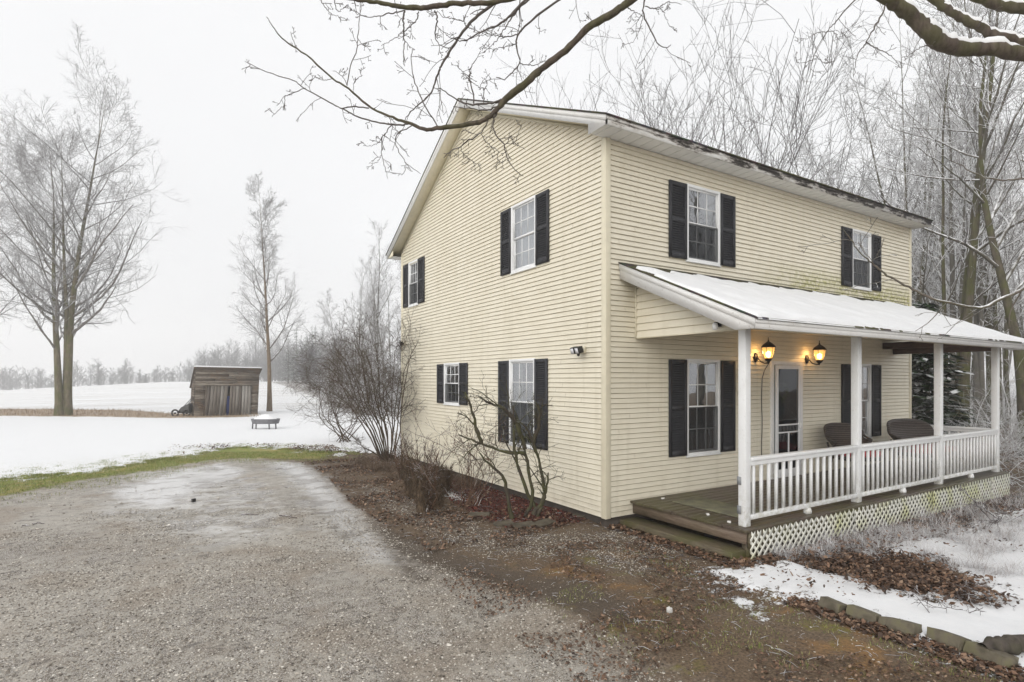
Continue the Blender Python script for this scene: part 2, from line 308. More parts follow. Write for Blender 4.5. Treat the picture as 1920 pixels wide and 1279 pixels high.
# ------------------------------------------------------------------ mesh helpers
class MB:
    def __init__(s): s.v = []; s.f = []; s.a = []; s.n = 0
    def add(s, v, f, r=None):
        v = np.asarray(v, float); s.v.append(v)
        f = np.asarray(f, int)
        s.f.append(f + s.n); s.a.append(np.full(len(v), rnd.random() if r is None else 0.0) if np.isscalar(r) or r is None else np.asarray(r))
        if np.isscalar(r) and r is not None: s.a[-1][:] = r
        s.n += len(v); return s
    def box(s, x0, x1, y0, y1, z0, z1, rot=None, c=None):
        v = np.array([(x, y, z) for z in (z0, z1) for y in (y0, y1) for x in (x0, x1)], float)
        if rot is not None:
            cc = v.mean(0) if c is None else np.array(c); v = (v - cc) @ np.array(rot).T + cc
        return s.add(v, [(0, 2, 3, 1), (4, 5, 7, 6), (0, 1, 5, 4), (2, 6, 7, 3), (0, 4, 6, 2), (1, 3, 7, 5)])
    def quad(s, a, b, c, d): return s.add([a, b, c, d], [(0, 1, 2, 3)])
    def prism(s, poly, ax, lo, hi):
        """poly: 2-D outline extruded along axis ax"""
        n = len(poly); V = []
        for t in (lo, hi):
            for p in poly:
                q = list(p); q.insert(ax, t); V.append(q)
        o = s.n; s.add(V, [(i, (i + 1) % n, (i + 1) % n + n, i + n) for i in range(n)])
        s.tri.append((list(range(o, o + n)), list(range(o + n, o + 2 * n)))) if hasattr(s, 'tri') else setattr(s, 'tri', [(list(range(o, o + n)), list(range(o + n, o + 2 * n)))])
        return s
    def bar(s, a, b, wd, ht=None, up=(0, 0, 1)):
        a, b = np.array(a, float), np.array(b, float); t = b - a; t /= np.linalg.norm(t)
        u = np.cross(t, up)
        if np.linalg.norm(u) < 1e-4: u = np.cross(t, (1, 0, 0))
        u /= np.linalg.norm(u); v = np.cross(u, t); ht = ht or wd
        V = [p + u * i * wd / 2 + v * j * ht / 2 for p in (a, b) for j in (-1, 1) for i in (-1, 1)]
        return s.add(V, [(0, 2, 3, 1), (4, 5, 7, 6), (0, 1, 5, 4), (2, 6, 7, 3), (0, 4, 6, 2), (1, 3, 7, 5)])
    def tubes(s, P, rad, sides, r=None):
        P = np.asarray(P, float); rad = np.asarray(rad, float)
        if P.ndim == 2: P = P[None]; rad = rad[None]
        B, n, _ = P.shape
        T = np.empty_like(P); T[:, 1:-1] = P[:, 2:] - P[:, :-2]; T[:, 0] = P[:, 1] - P[:, 0]; T[:, -1] = P[:, -1] - P[:, -2]
        T /= np.linalg.norm(T, axis=2, keepdims=True) + 1e-9
        mean = T.mean(1); ref = np.where(np.abs(mean[:, 2:3]) > 0.8, np.array([[1., 0.1, 0]]), np.array([[0.05, 0, 1.]]))
        U = np.cross(T, ref[:, None, :]); U /= np.linalg.norm(U, axis=2, keepdims=True) + 1e-9
        W = np.cross(T, U)
        a = np.arange(sides) * 2 * math.pi / sides
        V = P[:, :, None, :] + rad[:, :, None, None] * (np.cos(a)[None, None, :, None] * U[:, :, None, :] + np.sin(a)[None, None, :, None] * W[:, :, None, :])
        V = V.reshape(-1, 3)
        b = np.arange(B)[:, None, None] * n * sides; k = np.arange(n - 1)[None, :, None] * sides; j = np.arange(sides)[None, None, :]
        j2 = (j + 1) % sides
        F = np.stack([b + k + j, b + k + j2, b + k + sides + j2, b + k + sides + j], -1).reshape(-1, 4)
        return s.add(V, F, np.repeat(np.random.RandomState(B).rand(B), n * sides) if r is None else r)
    def lathe(s, prof, c, sides=16, a0=0, a1=2 * math.pi):
        full = abs(a1 - a0 - 2 * math.pi) < 1e-6; m = sides if full else sides + 1
        an = a0 + np.arange(m) * (a1 - a0) / sides
        V = [(c[0] + r * math.cos(t), c[1] + r * math.sin(t), c[2] + z) for r, z in prof for t in an]
        F = []
        for i in range(len(prof) - 1):
            for j in range(sides):
                j2 = (j + 1) % m; F.append((i * m + j, i * m + j2, (i + 1) * m + j2, (i + 1) * m + j))
        return s.add(V, F)
    def build(s, name, mat, parent=None, smooth=False, loc=None, bevel=0, local=False):
        V = np.concatenate(s.v); off = np.zeros(3)
        if parent is not None and not local:
            q = parent
            while q is not None: off += np.array(q.location); q = q.parent
        if loc is not None: off += np.array(loc)
        if not local: V = V - off
        me = bpy.data.meshes.new(name); ncap = getattr(s, 'tri', [])
        quads = [f for f in s.f if f.shape[1] == 4]; tris = [f for f in s.f if f.shape[1] == 3]
        polys = [(4, np.concatenate(quads))] if quads else []
        if tris: polys.append((3, np.concatenate(tris)))
        nl = sum(k * len(f) for k, f in polys) + sum(len(c) * 2 for c, _ in ncap)
        npoly = sum(len(f) for _, f in polys) + 2 * len(ncap)
        me.vertices.add(len(V)); me.vertices.foreach_set('co', V.ravel())
        me.loops.add(nl); me.polygons.add(npoly)
        li = [f.ravel() for _, f in polys]; tot = [np.full(len(f), k) for k, f in polys]
        for a, b in ncap: li += [np.array(a[::-1]), np.array(b)]; tot += [np.array([len(a)]), np.array([len(b)])]
        li = np.concatenate(li).astype(np.int32); tot = np.concatenate(tot).astype(np.int32)
        me.loops.foreach_set('vertex_index', li)
        me.polygons.foreach_set('loop_start', np.concatenate([[0], np.cumsum(tot)[:-1]]).astype(np.int32))
        me.polygons.foreach_set('loop_total', tot)
        if smooth: me.polygons.foreach_set('use_smooth', np.ones(npoly, bool))
        at_ = me.attributes.new('rnd', 'FLOAT', 'POINT'); at_.data.foreach_set('value', np.concatenate(s.a).astype(np.float32))
        me.update(calc_edges=True); me.validate()
        o = bpy.data.objects.new(name, me); col.objects.link(o); me.materials.append(mat)
        if loc is not None: o.location = loc
        if parent is not None: o.parent = parent
        if bevel:
            b = o.modifiers.new('b', 'BEVEL'); b.width = bevel; b.segments = 2; b.limit_method = 'ANGLE'
        return o
def thing(name, label, cat, loc, group=None, rz=0):
    o = bpy.data.objects.new(name, None); col.objects.link(o); o.location = loc; o.rotation_euler = (0, 0, rz)
    o.empty_display_size = 0.2; return tag(o, label, cat, group)
def tag(o, label=None, cat=None, group=None, kind=None):
    if label: o['label'] = label
    if cat: o['category'] = cat
    if group: o['group'] = group
    if kind: o['kind'] = kind
    return o
def copy_tree(o, parent=None):
    c = o.copy(); col.objects.link(c); c.parent = parent
    for ch in list(o.children): copy_tree(ch, c)
    return c
def rotm(axis, a):
    c, s_ = math.cos(a), math.sin(a)
    return {'x': [[1, 0, 0], [0, c, -s_], [0, s_, c]], 'y': [[c, 0, s_], [0, 1, 0], [-s_, 0, c]], 'z': [[c, -s_, 0], [s_, c, 0], [0, 0, 1]]}[axis]

# ------------------------------------------------------------------ terrain
def sstep(a, b, x): t = np.clip((x - a) / (b - a), 0, 1); return t * t * (3 - 2 * t)
def vnoise(x, y, s, seed):
    r = np.random.RandomState(seed); t = r.rand(64, 64)
    x = x / s; y = y / s; i = np.floor(x).astype(int); j = np.floor(y).astype(int); fx = x - i; fy = y - j
    fx = fx * fx * (3 - 2 * fx); fy = fy * fy * (3 - 2 * fy); g = lambda a, b: t[a % 64, b % 64]
    return (g(i, j) * (1 - fx) + g(i + 1, j) * fx) * (1 - fy) + (g(i, j + 1) * (1 - fx) + g(i + 1, j + 1) * fx) * fy
def zg(x, y):
    x = np.asarray(x, float); y = np.asarray(y, float)
    z = -0.15 + 0 * x
    z = z - 0.10 * sstep(0.5, 7.0, x) * sstep(3, -1, y)
    z = z + 0.04 * sstep(-0.9, -0.1, x) * sstep(-0.2, 0.6, y) * sstep(9, 8, y)
    cres = sstep(50, 150, y) * np.interp(x, [-90, -38, -22, -4, 30], [-0.6, -0.25, 0.6, 1.7, 1.9])
    z = z + cres - sstep(155, 330, y) * 3
    rut = np.exp(-(((x - 0.45 * (y + 6)) + 2.4) / 0.25) ** 2)
    dist = np.hypot(x - CAM[0], y - CAM[1])
    z = z + (vnoise(x, y, 0.9, 1) - 0.5) * 0.035 + (vnoise(x, y, 0.22, 2) - 0.5) * 0.012
    z = z + (vnoise(x, y, 14, 3) - 0.5) * 0.3 * sstep(30, 90, dist)
    return z
def sd_poly(P, X, Y):
    P = np.array(P, float); n = len(P); d = np.full(X.shape, 1e9); ins = np.zeros(X.shape, bool)
    for i in range(n):
        a = P[i]; b = P[(i + 1) % n]; e = b - a; wx = X - a[0]; wy = Y - a[1]
        t = np.clip((wx * e[0] + wy * e[1]) / (e @ e + 1e-12), 0, 1)
        d = np.minimum(d, np.hypot(wx - e[0] * t, wy - e[1] * t))
        c = (a[1] > Y) != (b[1] > Y)
        with np.errstate(divide='ignore', invalid='ignore'):
            ins ^= c & (X < (b[0] - a[0]) * (Y - a[1]) / (b[1] - a[1] + 1e-12) + a[0])
    return np.where(ins, d, -d)
def GP(*pts): return [G(*p) for p in pts]
P_SNOW = GP((0, 906), (60, 899), (130, 888), (200, 880), (280, 870), (340, 859), (400, 846), (440, 840), (500, 841), (560, 848), (620, 850), (690, 854), (735, 852)) + [(0.3, 8.9), (9.8, 8.9), (10.5, 6), (60, 4), (300, 0), (600, 600), (-600, 600), (-600, -40), (-30, 2)]
P_DRIVE = GP((0, 928), (200, 890), (280, 880), (350, 866), (400, 862), (480, 858), (540, 864), (590, 885), (640, 945), (720, 1003), (800, 1052), (900, 1092), (1040, 1145), (1150, 1205), (1240, 1285)) + [(-2.2, -8), (-1, -16), (-22, -16), (-24, 0)]
P_GRASS = GP((0, 880), (200, 862), (400, 826), (480, 826), (560, 838), (640, 846), (600, 858), (540, 860), (470, 860), (400, 862), (280, 881), (120, 906), (0, 928)) + [(-30, 0.5), (-30, 4)]
P_MULCH = GP((820, 905), (870, 897), (930, 920), (1010, 940), (1080, 960), (1112, 976), (1040, 988), (960, 990), (900, 968), (850, 935))
P_PEB = GP((690, 905), (760, 925), (840, 955), (930, 995), (1050, 1002), (1150, 985), (1190, 985), (1310, 1040), (1300, 1085), (1180, 1075), (1050, 1040), (930, 1045), (820, 1005), (740, 965), (690, 935))
P_BED = GP((1355, 1078), (1440, 1062), (1500, 1052), (1560, 1040), (1650, 1018), (1720, 1000), (1800, 985), (1860, 962), (1920, 945), (2100, 930), (2500, 1000), (2300, 1500), (2100, 1340), (1920, 1262), (1860, 1238), (1760, 1203), (1660, 1170), (1600, 1148), (1530, 1122), (1450, 1112), (1400, 1098))
P_LIT = GP((1540, 1062), (1600, 1046), (1680, 1052), (1760, 1064), (1830, 1090), (1842, 1112), (1800, 1126), (1700, 1116), (1620, 1092))
P_SILT1 = GP((505, 868), (560, 872), (600, 905), (650, 960), (700, 1010), (650, 1030), (590, 975), (545, 915))
P_SILT2 = GP((250, 885), (440, 868), (520, 900), (560, 960), (540, 1010), (420, 1030), (300, 1010), (160, 960), (180, 920))
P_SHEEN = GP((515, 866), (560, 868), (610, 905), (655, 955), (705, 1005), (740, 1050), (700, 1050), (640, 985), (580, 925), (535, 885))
P_MUD = GP((690, 975), (740, 990), (830, 1030), (960, 1062), (1120, 1100), (1230, 1160), (1200, 1180), (1060, 1140), (900, 1085), (790, 1060), (730, 1035))
P_MUD2 = GP((735, 1040), (760, 1045), (810, 1085), (790, 1092), (750, 1068))
P_FIELD = [(-300, 42), (-40, 47), tuple(at(100, 39)[:2]), tuple(at(330, 40)[:2]), tuple(at(640, 41)[:2]), tuple(at(800, 80)[:2]), (60, 160), (60, 600), (-600, 600)]
P_DRY = GP((-300, 783), (0, 781), (240, 783), (300, 785), (480, 783), (480, 779), (330, 777), (240, 770), (100, 769), (0, 768), (-300, 766))
P_PA = GP((796, 905), (840, 905), (892, 930), (880, 945), (810, 932))
P_PB = GP((1285, 1088), (1350, 1095), (1440, 1125), (1480, 1165), (1425, 1180), (1340, 1125))
P_PC = GP((1150, 1118), (1210, 1160), (1190, 1172), (1140, 1130))
P_PD = GP((880, 905), (700, 850), (740, 875), (820, 915))
P_WOODS = [(9.6, 8.2), (9.7, -1.2), (8.9, -2.6), (12, -12), (70, -40), (90, 60), (60, 160), (17, 150), (11, 70), (7.5, 44), (6, 38), (5.2, 30), (7, 16)]

def axis(lo, hi, n0, n1, st):
    a = list(np.arange(n0, n1 + st / 2, st)); s_ = st
    while a[-1] < hi: s_ *= 1.13; a.append(a[-1] + s_)
    s_ = st; b = []
    x = n0
    while x > lo: s_ *= 1.13; x -= s_; b.append(x)
    return np.array(b[::-1] + a)
MGR = m_ground()
def build_ground():
    xs = axis(-560, 620, -10.5, 9.0, 0.065); ys = axis(-60, 640, -6.5, 11.5, 0.065)
    X, Y = np.meshgrid(xs, ys); nx, ny = len(xs), len(ys)
    A = {}
    A['snow'] = sd_poly(P_SNOW, X, Y); bed = sd_poly(P_BED, X, Y)
    A['litter'] = sd_poly(P_LIT, X, Y)
    bed = np.minimum(bed, -A['litter'] - 0.1 + (vnoise(X, Y, 0.17, 77) - .5) * .5)
    clump = vnoise(X, Y, 0.35, 9)
    fr = sd_poly(GP((1440, 1050), (1560, 1010), (1700, 985), (1920, 960), (1920, 1060), (1840, 1085), (1700, 1050), (1580, 1045), (1500, 1062)), X, Y)
    bed = np.where(fr > 0, bed - fr * 0.3 * (clump > 0.55) - 0.02, bed + 0.1)
    A['snow'] = np.maximum(A['snow'] - 0.15 + (vnoise(X, Y, 0.6, 71) - .5) * 1.1 * sstep(16, 9, Y), bed)
    A['snow'] = np.where((X > 0.05) & (X < 9.3) & (Y > 0) & (Y < 8.2), -5, A['snow'])
    A['patchsnow'] = np.maximum.reduce([sd_poly(p, X, Y) - 0.16 for p in (P_PA, P_PB, P_PC)])
    A['drive'] = sd_poly(P_DRIVE, X, Y); A['grass'] = sd_poly(P_GRASS, X, Y); A['mulch'] = sd_poly(P_MULCH, X, Y)
    A['pebble'] = sd_poly(P_PEB, X, Y); A['silt'] = np.maximum(sd_poly(P_SILT1, X, Y), sd_poly(P_SILT2, X, Y) - 0.25)
    A['mud'] = np.maximum(sd_poly(P_MUD, X, Y), sd_poly(P_MUD2, X, Y)); A['field'] = sd_poly(P_FIELD, X, Y); A['dry'] = sd_poly(P_DRY, X, Y)
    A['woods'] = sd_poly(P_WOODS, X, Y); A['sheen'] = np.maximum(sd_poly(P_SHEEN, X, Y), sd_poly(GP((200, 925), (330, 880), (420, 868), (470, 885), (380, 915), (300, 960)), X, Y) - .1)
    A['yard'] = sstep(-4.5, -1.2, X) * sstep(0.4, -0.8, Y)
    Z = zg(X, Y)
    Z = Z + 0.035 * sstep(-0.05, 0.12, A['snow'] + (vnoise(X, Y, 0.13, 5) - 0.5) * 0.3)
    Z = Z + 0.05 * sstep(0, 0.3, A['litter']) * (0.5 + clump)
    Z = Z - 0.02 * sstep(-0.1, 0.3, A['mud']) - 0.015 * sstep(0, 0.3, A['silt'])
    V = np.stack([X, Y, Z], -1).reshape(-1, 3)
    i = np.arange(ny - 1)[:, None]; j = np.arange(nx - 1)[None, :]
    F = np.stack([i * nx + j, i * nx + j + 1, (i + 1) * nx + j + 1, (i + 1) * nx + j], -1).reshape(-1, 4)
    c = lambda a: (a[:-1, :-1] + a[1:, 1:]).reshape(-1) / 2
    reg = np.where(c(A['field']) > 0, 1, np.where(c(A['drive']) > 0, 2, np.where((c(A['mulch']) > 0) | ((c(A['woods']) < -99)), 3, 0)))
    for k, nm in ((0, 'ground'), (1, 'snowy_field'), (2, 'gravel_driveway'), (3, 'mulch_bed')):
        f = F[reg == k]; u, inv = np.unique(f.ravel(), return_inverse=True)
        mb = MB(); mb.add(V[u], inv.reshape(-1, 4), 0.5); o = mb.build(nm, MGR, smooth=True); tag(o, kind='structure')
        for an, a in A.items():
            q = o.data.attributes.new(an, 'FLOAT', 'POINT'); q.data.foreach_set('value', np.clip(a, -3, 3).reshape(-1)[u].astype(np.float32))
build_ground()
# ------------------------------------------------------------------ house
HX, HD = 9.33, 8.25; LAP = 0.0762
RY, RZ = 4.2, 7.85            # ridge
def roof_z(y): return RZ - 0.47 * (RY - y) if y < RY else RZ - 0.54 * (y - RY)
house = thing('farmhouse', 'two storey cream vinyl sided house with charcoal shutters and a gabled roof', 'house', (0, 0, -0.15))
def W(wall, a, z, o): return (a, -o, z) if wall == 'f' else (-o, a, z)
def wbox(mb, wall, a0, a1, z0, z1, o0, o1):
    if wall == 'f': mb.box(a0, a1, -o1, -o0, z0, z1)
    else: mb.box(-o1, -o0, a0, a1, z0, z1)
WIN = [  # wall, frame a0,a1,z0,z1, shutters (lo,hi), cols, screen, curtain, split
    ('f', 1.69, 2.515, 0.79, 2.365, 1.285, 2.90, True, 0), ('f', 1.69, 2.515, 3.955, 5.20, 1.285, 2.90, True, 1),
    ('f', 6.72, 7.50, 3.955, 5.19, 6.32, 7.90, True, 2), ('f', 6.72, 7.50, 0.79, 2.365, 6.32, 7.90, False, 0),
    ('g', 1.775, 2.59, 3.99, 5.225, 1.39, 2.95, False, 3), ('g', 7.06, 7.71, 3.94, 5.09, 6.66, 8.07, True, 1),
    ('g', 1.81, 2.66, 0.83, 2.40, 1.43, 3.04, True, 2), ('g', 4.72, 5.52, 1.475, 2.405, 4.345, 5.88, True, 2)]
DOOR = (3.93, 4.93, 0.2, 2.37)
SEAM = ('front_wall', 'gable_wall'); rse = random.Random(44)
def siding(name, wall, z0, z1, lim, holes, out=0.020, lap=LAP, mat=None, tr=None, parent=None, zb=0.0):
    mb = MB(); k0 = int(round((z0 - zb) / lap)); z = zb + k0 * lap
    while z < z1 - 1e-4:
        zt = min(z + lap, z1); a0, a1 = lim(z); b0, b1 = lim(zt); zm = (z + zt) / 2
        if a1 - a0 > 0.02:
            cuts = sorted([(h[0], h[1]) for h in holes if h[2] < zm < h[3]])
            segs = []; p = None
            L = [(a0, b0)] ; R_ = []
            for c in cuts: R_.append((c[0], c[0])); L.append((c[1], c[1]))
            R_.append((a1, b1))
            for l_, r_ in zip(L, R_):
                if b1 < b0: r_ = l_ = ((a0 + a1) / 2,) * 2 if False else l_
                P = lambda a, zz, o: tr(a, zz, o) if tr else W(wall, a, zz, o)
                lb, lt = l_; rb, rt = r_ if r_ is not l_ else (a1, max(b1, b0))
                q_ = 0.86; lm, rm = lb + (lt - lb) * q_, rb + (rt - rb) * q_; zq = z + (zt - z) * q_
                mb.quad(P(lb, z, out), P(rb, z, out), P(rm, zq, 0.005), P(lm, zq, 0.005))
                mb.quad(P(lm, zq, 0.005), P(rm, zq, 0.005), P(rt, zt, -0.008), P(lt, zt, -0.008))
                mb.quad(P(lb, z, -0.008), P(rb, z, -0.008), P(rb, z, out), P(lb, z, out))
                if name in SEAM and rse.random() < 0.30 and rb - lb > 1.0:
                    x = rse.uniform(lb + .2, rb - .2); mb.add([P(x, z, out + .002), P(x + .006, z, out + .002), P(x + .006, zq, 0.0065), P(x, zq, 0.0065)], [(0, 1, 2, 3)], 5.0)
        z += lap
    return mb.build(name, mat or MS, parent or house)
def shr(a): return (a[0] + 0.035, a[1] - 0.035, a[2] + 0.035, a[3] - 0.035)
holes_f = [shr(q[1:5]) for q in WIN if q[0] == 'f'] + [(DOOR[0] + 0.03, DOOR[1] - 0.03, 0.0, DOOR[3] - 0.03)]
holes_g = [shr(q[1:5]) for q in WIN if q[0] == 'g']
siding('front_wall', 'f', 0, 5.56, lambda z: (0.02, HX - 0.02), holes_f)
def gl(z):
    y0 = 0.02; y1 = HD - 0.02
    if z > 5.56: y0 = max(0.02, RY - (RZ - 0.10 - z) / 0.47)
    if z > 5.42: y1 = min(HD - 0.02, RY + (RZ - 0.10 - z) / 0.54)
    return (y0, max(y0, y1)) if y1 > y0 else ((y0 + y1) / 2,) * 2
siding('gable_wall', 'g', 0, 7.74, gl, holes_g)
mb = MB()
mb.quad((HX, HD, -0.2), (0, HD, -0.2), (0, HD, 5.5), (HX, HD, 5.5)); mb.quad((HX, 0, -0.2), (HX, HD, -0.2), (HX, HD, 5.5), (HX, 0, 5.5))
mb.quad((HX, 0, 5.5), (HX, HD, 5.5), (HX, RY + .02, 7.7), (HX, RY - .02, 7.7)); mb.build('rear_wall', MS, house)
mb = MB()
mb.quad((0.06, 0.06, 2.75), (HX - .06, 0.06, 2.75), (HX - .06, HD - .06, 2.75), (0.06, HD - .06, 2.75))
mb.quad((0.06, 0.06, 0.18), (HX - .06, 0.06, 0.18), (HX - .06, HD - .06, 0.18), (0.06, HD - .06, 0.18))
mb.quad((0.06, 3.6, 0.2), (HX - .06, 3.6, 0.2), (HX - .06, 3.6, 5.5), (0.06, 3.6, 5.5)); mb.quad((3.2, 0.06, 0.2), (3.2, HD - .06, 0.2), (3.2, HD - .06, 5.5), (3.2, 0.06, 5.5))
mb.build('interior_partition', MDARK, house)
mb = MB().box(0.035, HX - 0.035, 0.035, HD - 0.035, -0.55, -0.004); mb.build('foundation', MFND, house)
# corner boards
for x, y in ((0, 0), (HX, 0), (0, HD)):
    mb = MB(); sx = 1 if x == 0 else -1; sy = 1 if y == 0 else -1; o = 0.024
    zt = 5.56 if y == 0 else 5.42
    mb.box(*sorted((x - sx * o, x + sx * 0.075)), *sorted((y - sy * o, y - sy * 0.001)), -0.012, zt)
    mb.box(*sorted((x - sx * o, x - sx * 0.001)), *sorted((y - sy * 0.0005, y + sy * 0.075)), -0.012, zt)
    mb.build('corner_board', MT, house, bevel=0.003)
# roof
OV, EF, EB = 0.30, -0.353, 8.62; XL, XR = -OV, HX + 0.20
zf, zb_ = 5.725, roof_z(EB)
def slab(mb, x0, x1, pts_top, th):
    n = len(pts_top); 
    for i in range(n - 1):
        (y0, z0), (y1, z1) = pts_top[i], pts_top[i + 1]
        V = [(x, y, z - t) for x in (x0, x1) for y, z in ((y0, z0), (y1, z1)) for t in (0, th)]
        mb.add(V, [(0, 2, 6, 4), (1, 5, 7, 3), (0, 1, 3, 2), (4, 6, 7, 5), (0, 4, 5, 1), (2, 3, 7, 6)])
mb = MB(); slab(mb, XL - 0.025, XR + 0.025, [(EF - 0.03, roof_z(EF - 0.03)), (RY, RZ)], 0.022); slab(mb, XL - 0.025, XR + 0.025, [(RY, RZ), (EB + 0.03, roof_z(EB + 0.03))], 0.022)
mb.build('roof', MSHI, house)
def thin_snow(name, x0, x1, ya, yb, fz, th, seed, nx=90, ny=34, parent=None, edge=0.05, hole=None):
    xs = np.linspace(x0, x1, nx); ys = np.linspace(ya, yb, ny); X, Y = np.meshgrid(xs, ys)
    ed = np.minimum.reduce([X - x0, x1 - X, np.abs(Y - ya), np.abs(Y - yb)])
    t = th * (0.55 + 0.9 * vnoise(X + 50, Y + 50, 0.25, seed)) * np.clip(ed / edge, 0.0, 1) ** 0.6
    jx = (vnoise(X + 9, Y + 9, 0.12, seed + 1) - 0.5) * 0.05
    if hole is not None: t = np.where(hole(X, Y), -0.02, t)
    Xj = X + np.where(ed < 1e-6, 0, 0) ; Yj = Y + jx * (np.abs(Y - yb) < 0.3) * (ya > yb) * 0
    Z = np.vectorize(fz)(Yj) + 0.004 + t
    V = np.stack([Xj, Yj, Z], -1).reshape(-1, 3)
    i = np.arange(ny - 1)[:, None]; j = np.arange(nx - 1)[None]; F = np.stack([i * nx + j, i * nx + j + 1, (i + 1) * nx + j + 1, (i + 1) * nx + j], -1).reshape(-1, 4)
    mb = MB(); mb.add(V, F, .5); return mb.build(name, MSN, parent, smooth=True)
thin_snow('roof_snow', XL, XR, EF + 0.10, RY, roof_z, 0.02, 3, parent=house)
thin_snow('roof_snow', XL, XR, RY, EB - 0.05, roof_z, 0.03, 4, parent=house)
# fascia and box end of the eaves
mb = MB().box(XL, XR, EF, EF + 0.02, 5.557, roof_z(EF) - 0.024); mb.build('fascia', MF, house)
mb = MB().box(XL, XR, EF - 0.012, EF - 0.001, 5.63, roof_z(EF) - 0.026); mb.build('drip_board', MF, house)
mb = MB().box(XL, XR, EB - 0.02, EB, 5.34, roof_z(EB) - 0.024); mb.build('fascia', MF, house)
def rake_board(x0, x1, top, hgt, nm, mat):
    for side in (0, 1):
        mb = MB()
        ya, yb = (EF, RY) if side == 0 else (RY, EB)
        za, zb2 = roof_z(ya) - top, roof_z(yb) - top
        V = [(x, y, z - t) for x in (x0, x1) for y, z in ((ya, za), (yb, zb2)) for t in (0, hgt)]
        mb.add(V, [(0, 2, 6, 4), (1, 5, 7, 3), (0, 1, 3, 2), (4, 6, 7, 5), (0, 4, 5, 1), (2, 3, 7, 6)]); mb.build(nm, mat, house)
mb = MB().prism([(EF, roof_z(EF) - .024), (EF, 5.557), (0.04, 5.557), (0.04, roof_z(.04) - .189), (RY - .001, RZ - .189), (RY - .001, RZ - .024)], 0, XL, XL + 0.02); mb.build('rake_fascia', MW, house)
mb = MB().prism([(RY, RZ - .024), (RY, RZ - .189), (HD - .03, roof_z(HD - .03) - .150), (EB, roof_z(EB) - .15), (EB, roof_z(EB) - .024)], 0, XL, XL + 0.02); mb.build('rake_fascia', MW, house)
rake_board(XL - 0.012, XL - 0.001, 0.026, 0.075, 'drip_board', MW)
rake_board(XR - 0.02, XR, 0.024, 0.165, 'rake_fascia', MW)
for (ya, yb) in ((0.05, RY), (RY, EB - 0.2)):
    V = [(x, y, roof_z(y) - t) for x in (XL + .021, -.001) for y in (ya, yb) for t in (.172, .184)]; mb = MB(); mb.add(V, [(0, 2, 6, 4), (1, 5, 7, 3), (0, 1, 3, 2), (4, 6, 7, 5), (0, 4, 5, 1), (2, 3, 7, 6)]); mb.build('rake_soffit', MSOFC, house)
mb = MB().prism([(0.05, roof_z(.05) - .185), (RY, RZ - .185), (RY, RZ - .24), (0.05, roof_z(.05) - .24)], 0, -0.028, -0.0215); mb.build('frieze_board', MT, house)
mb = MB().prism([(RY + .001, RZ - .185), (HD, roof_z(HD) - .185), (HD, roof_z(HD) - .24), (RY + .001, RZ - .24)], 0, -0.028, -0.0215); mb.build('frieze_board', MT, house)
mb = MB()
mb.quad((XL + .021, EF + .021, 5.562), (XR - .021, EF + .021, 5.562), (XR - .021, 0.02, 5.562), (XL + .021, 0.02, 5.562))
for k in range(46):   # grooves of the vented soffit, across the run
    x = XL + 0.1 + k * 0.21; mb.box(x, x + 0.012, EF + .022, 0.0, 5.556, 5.561)
mb.build('eave_soffit', MSOF, house)
mb = MB(); mb.quad((XL + .021, HD - .02, 5.345), (XR, HD - .02, 5.345), (XR, EB - .021, 5.345), (XL + .021, EB - .021, 5.345)); mb.build('eave_soffit', MSOF, house)
mb = MB().prism([(EB - 0.021, 5.335), (HD - 0.04, 5.335), (HD - 0.04, roof_z(HD) - 0.19), (EB - 0.021, roof_z(EB) - 0.12)], 0, XL + 0.0205, XL + 0.035); mb.build('eave_box_end', MT, house)
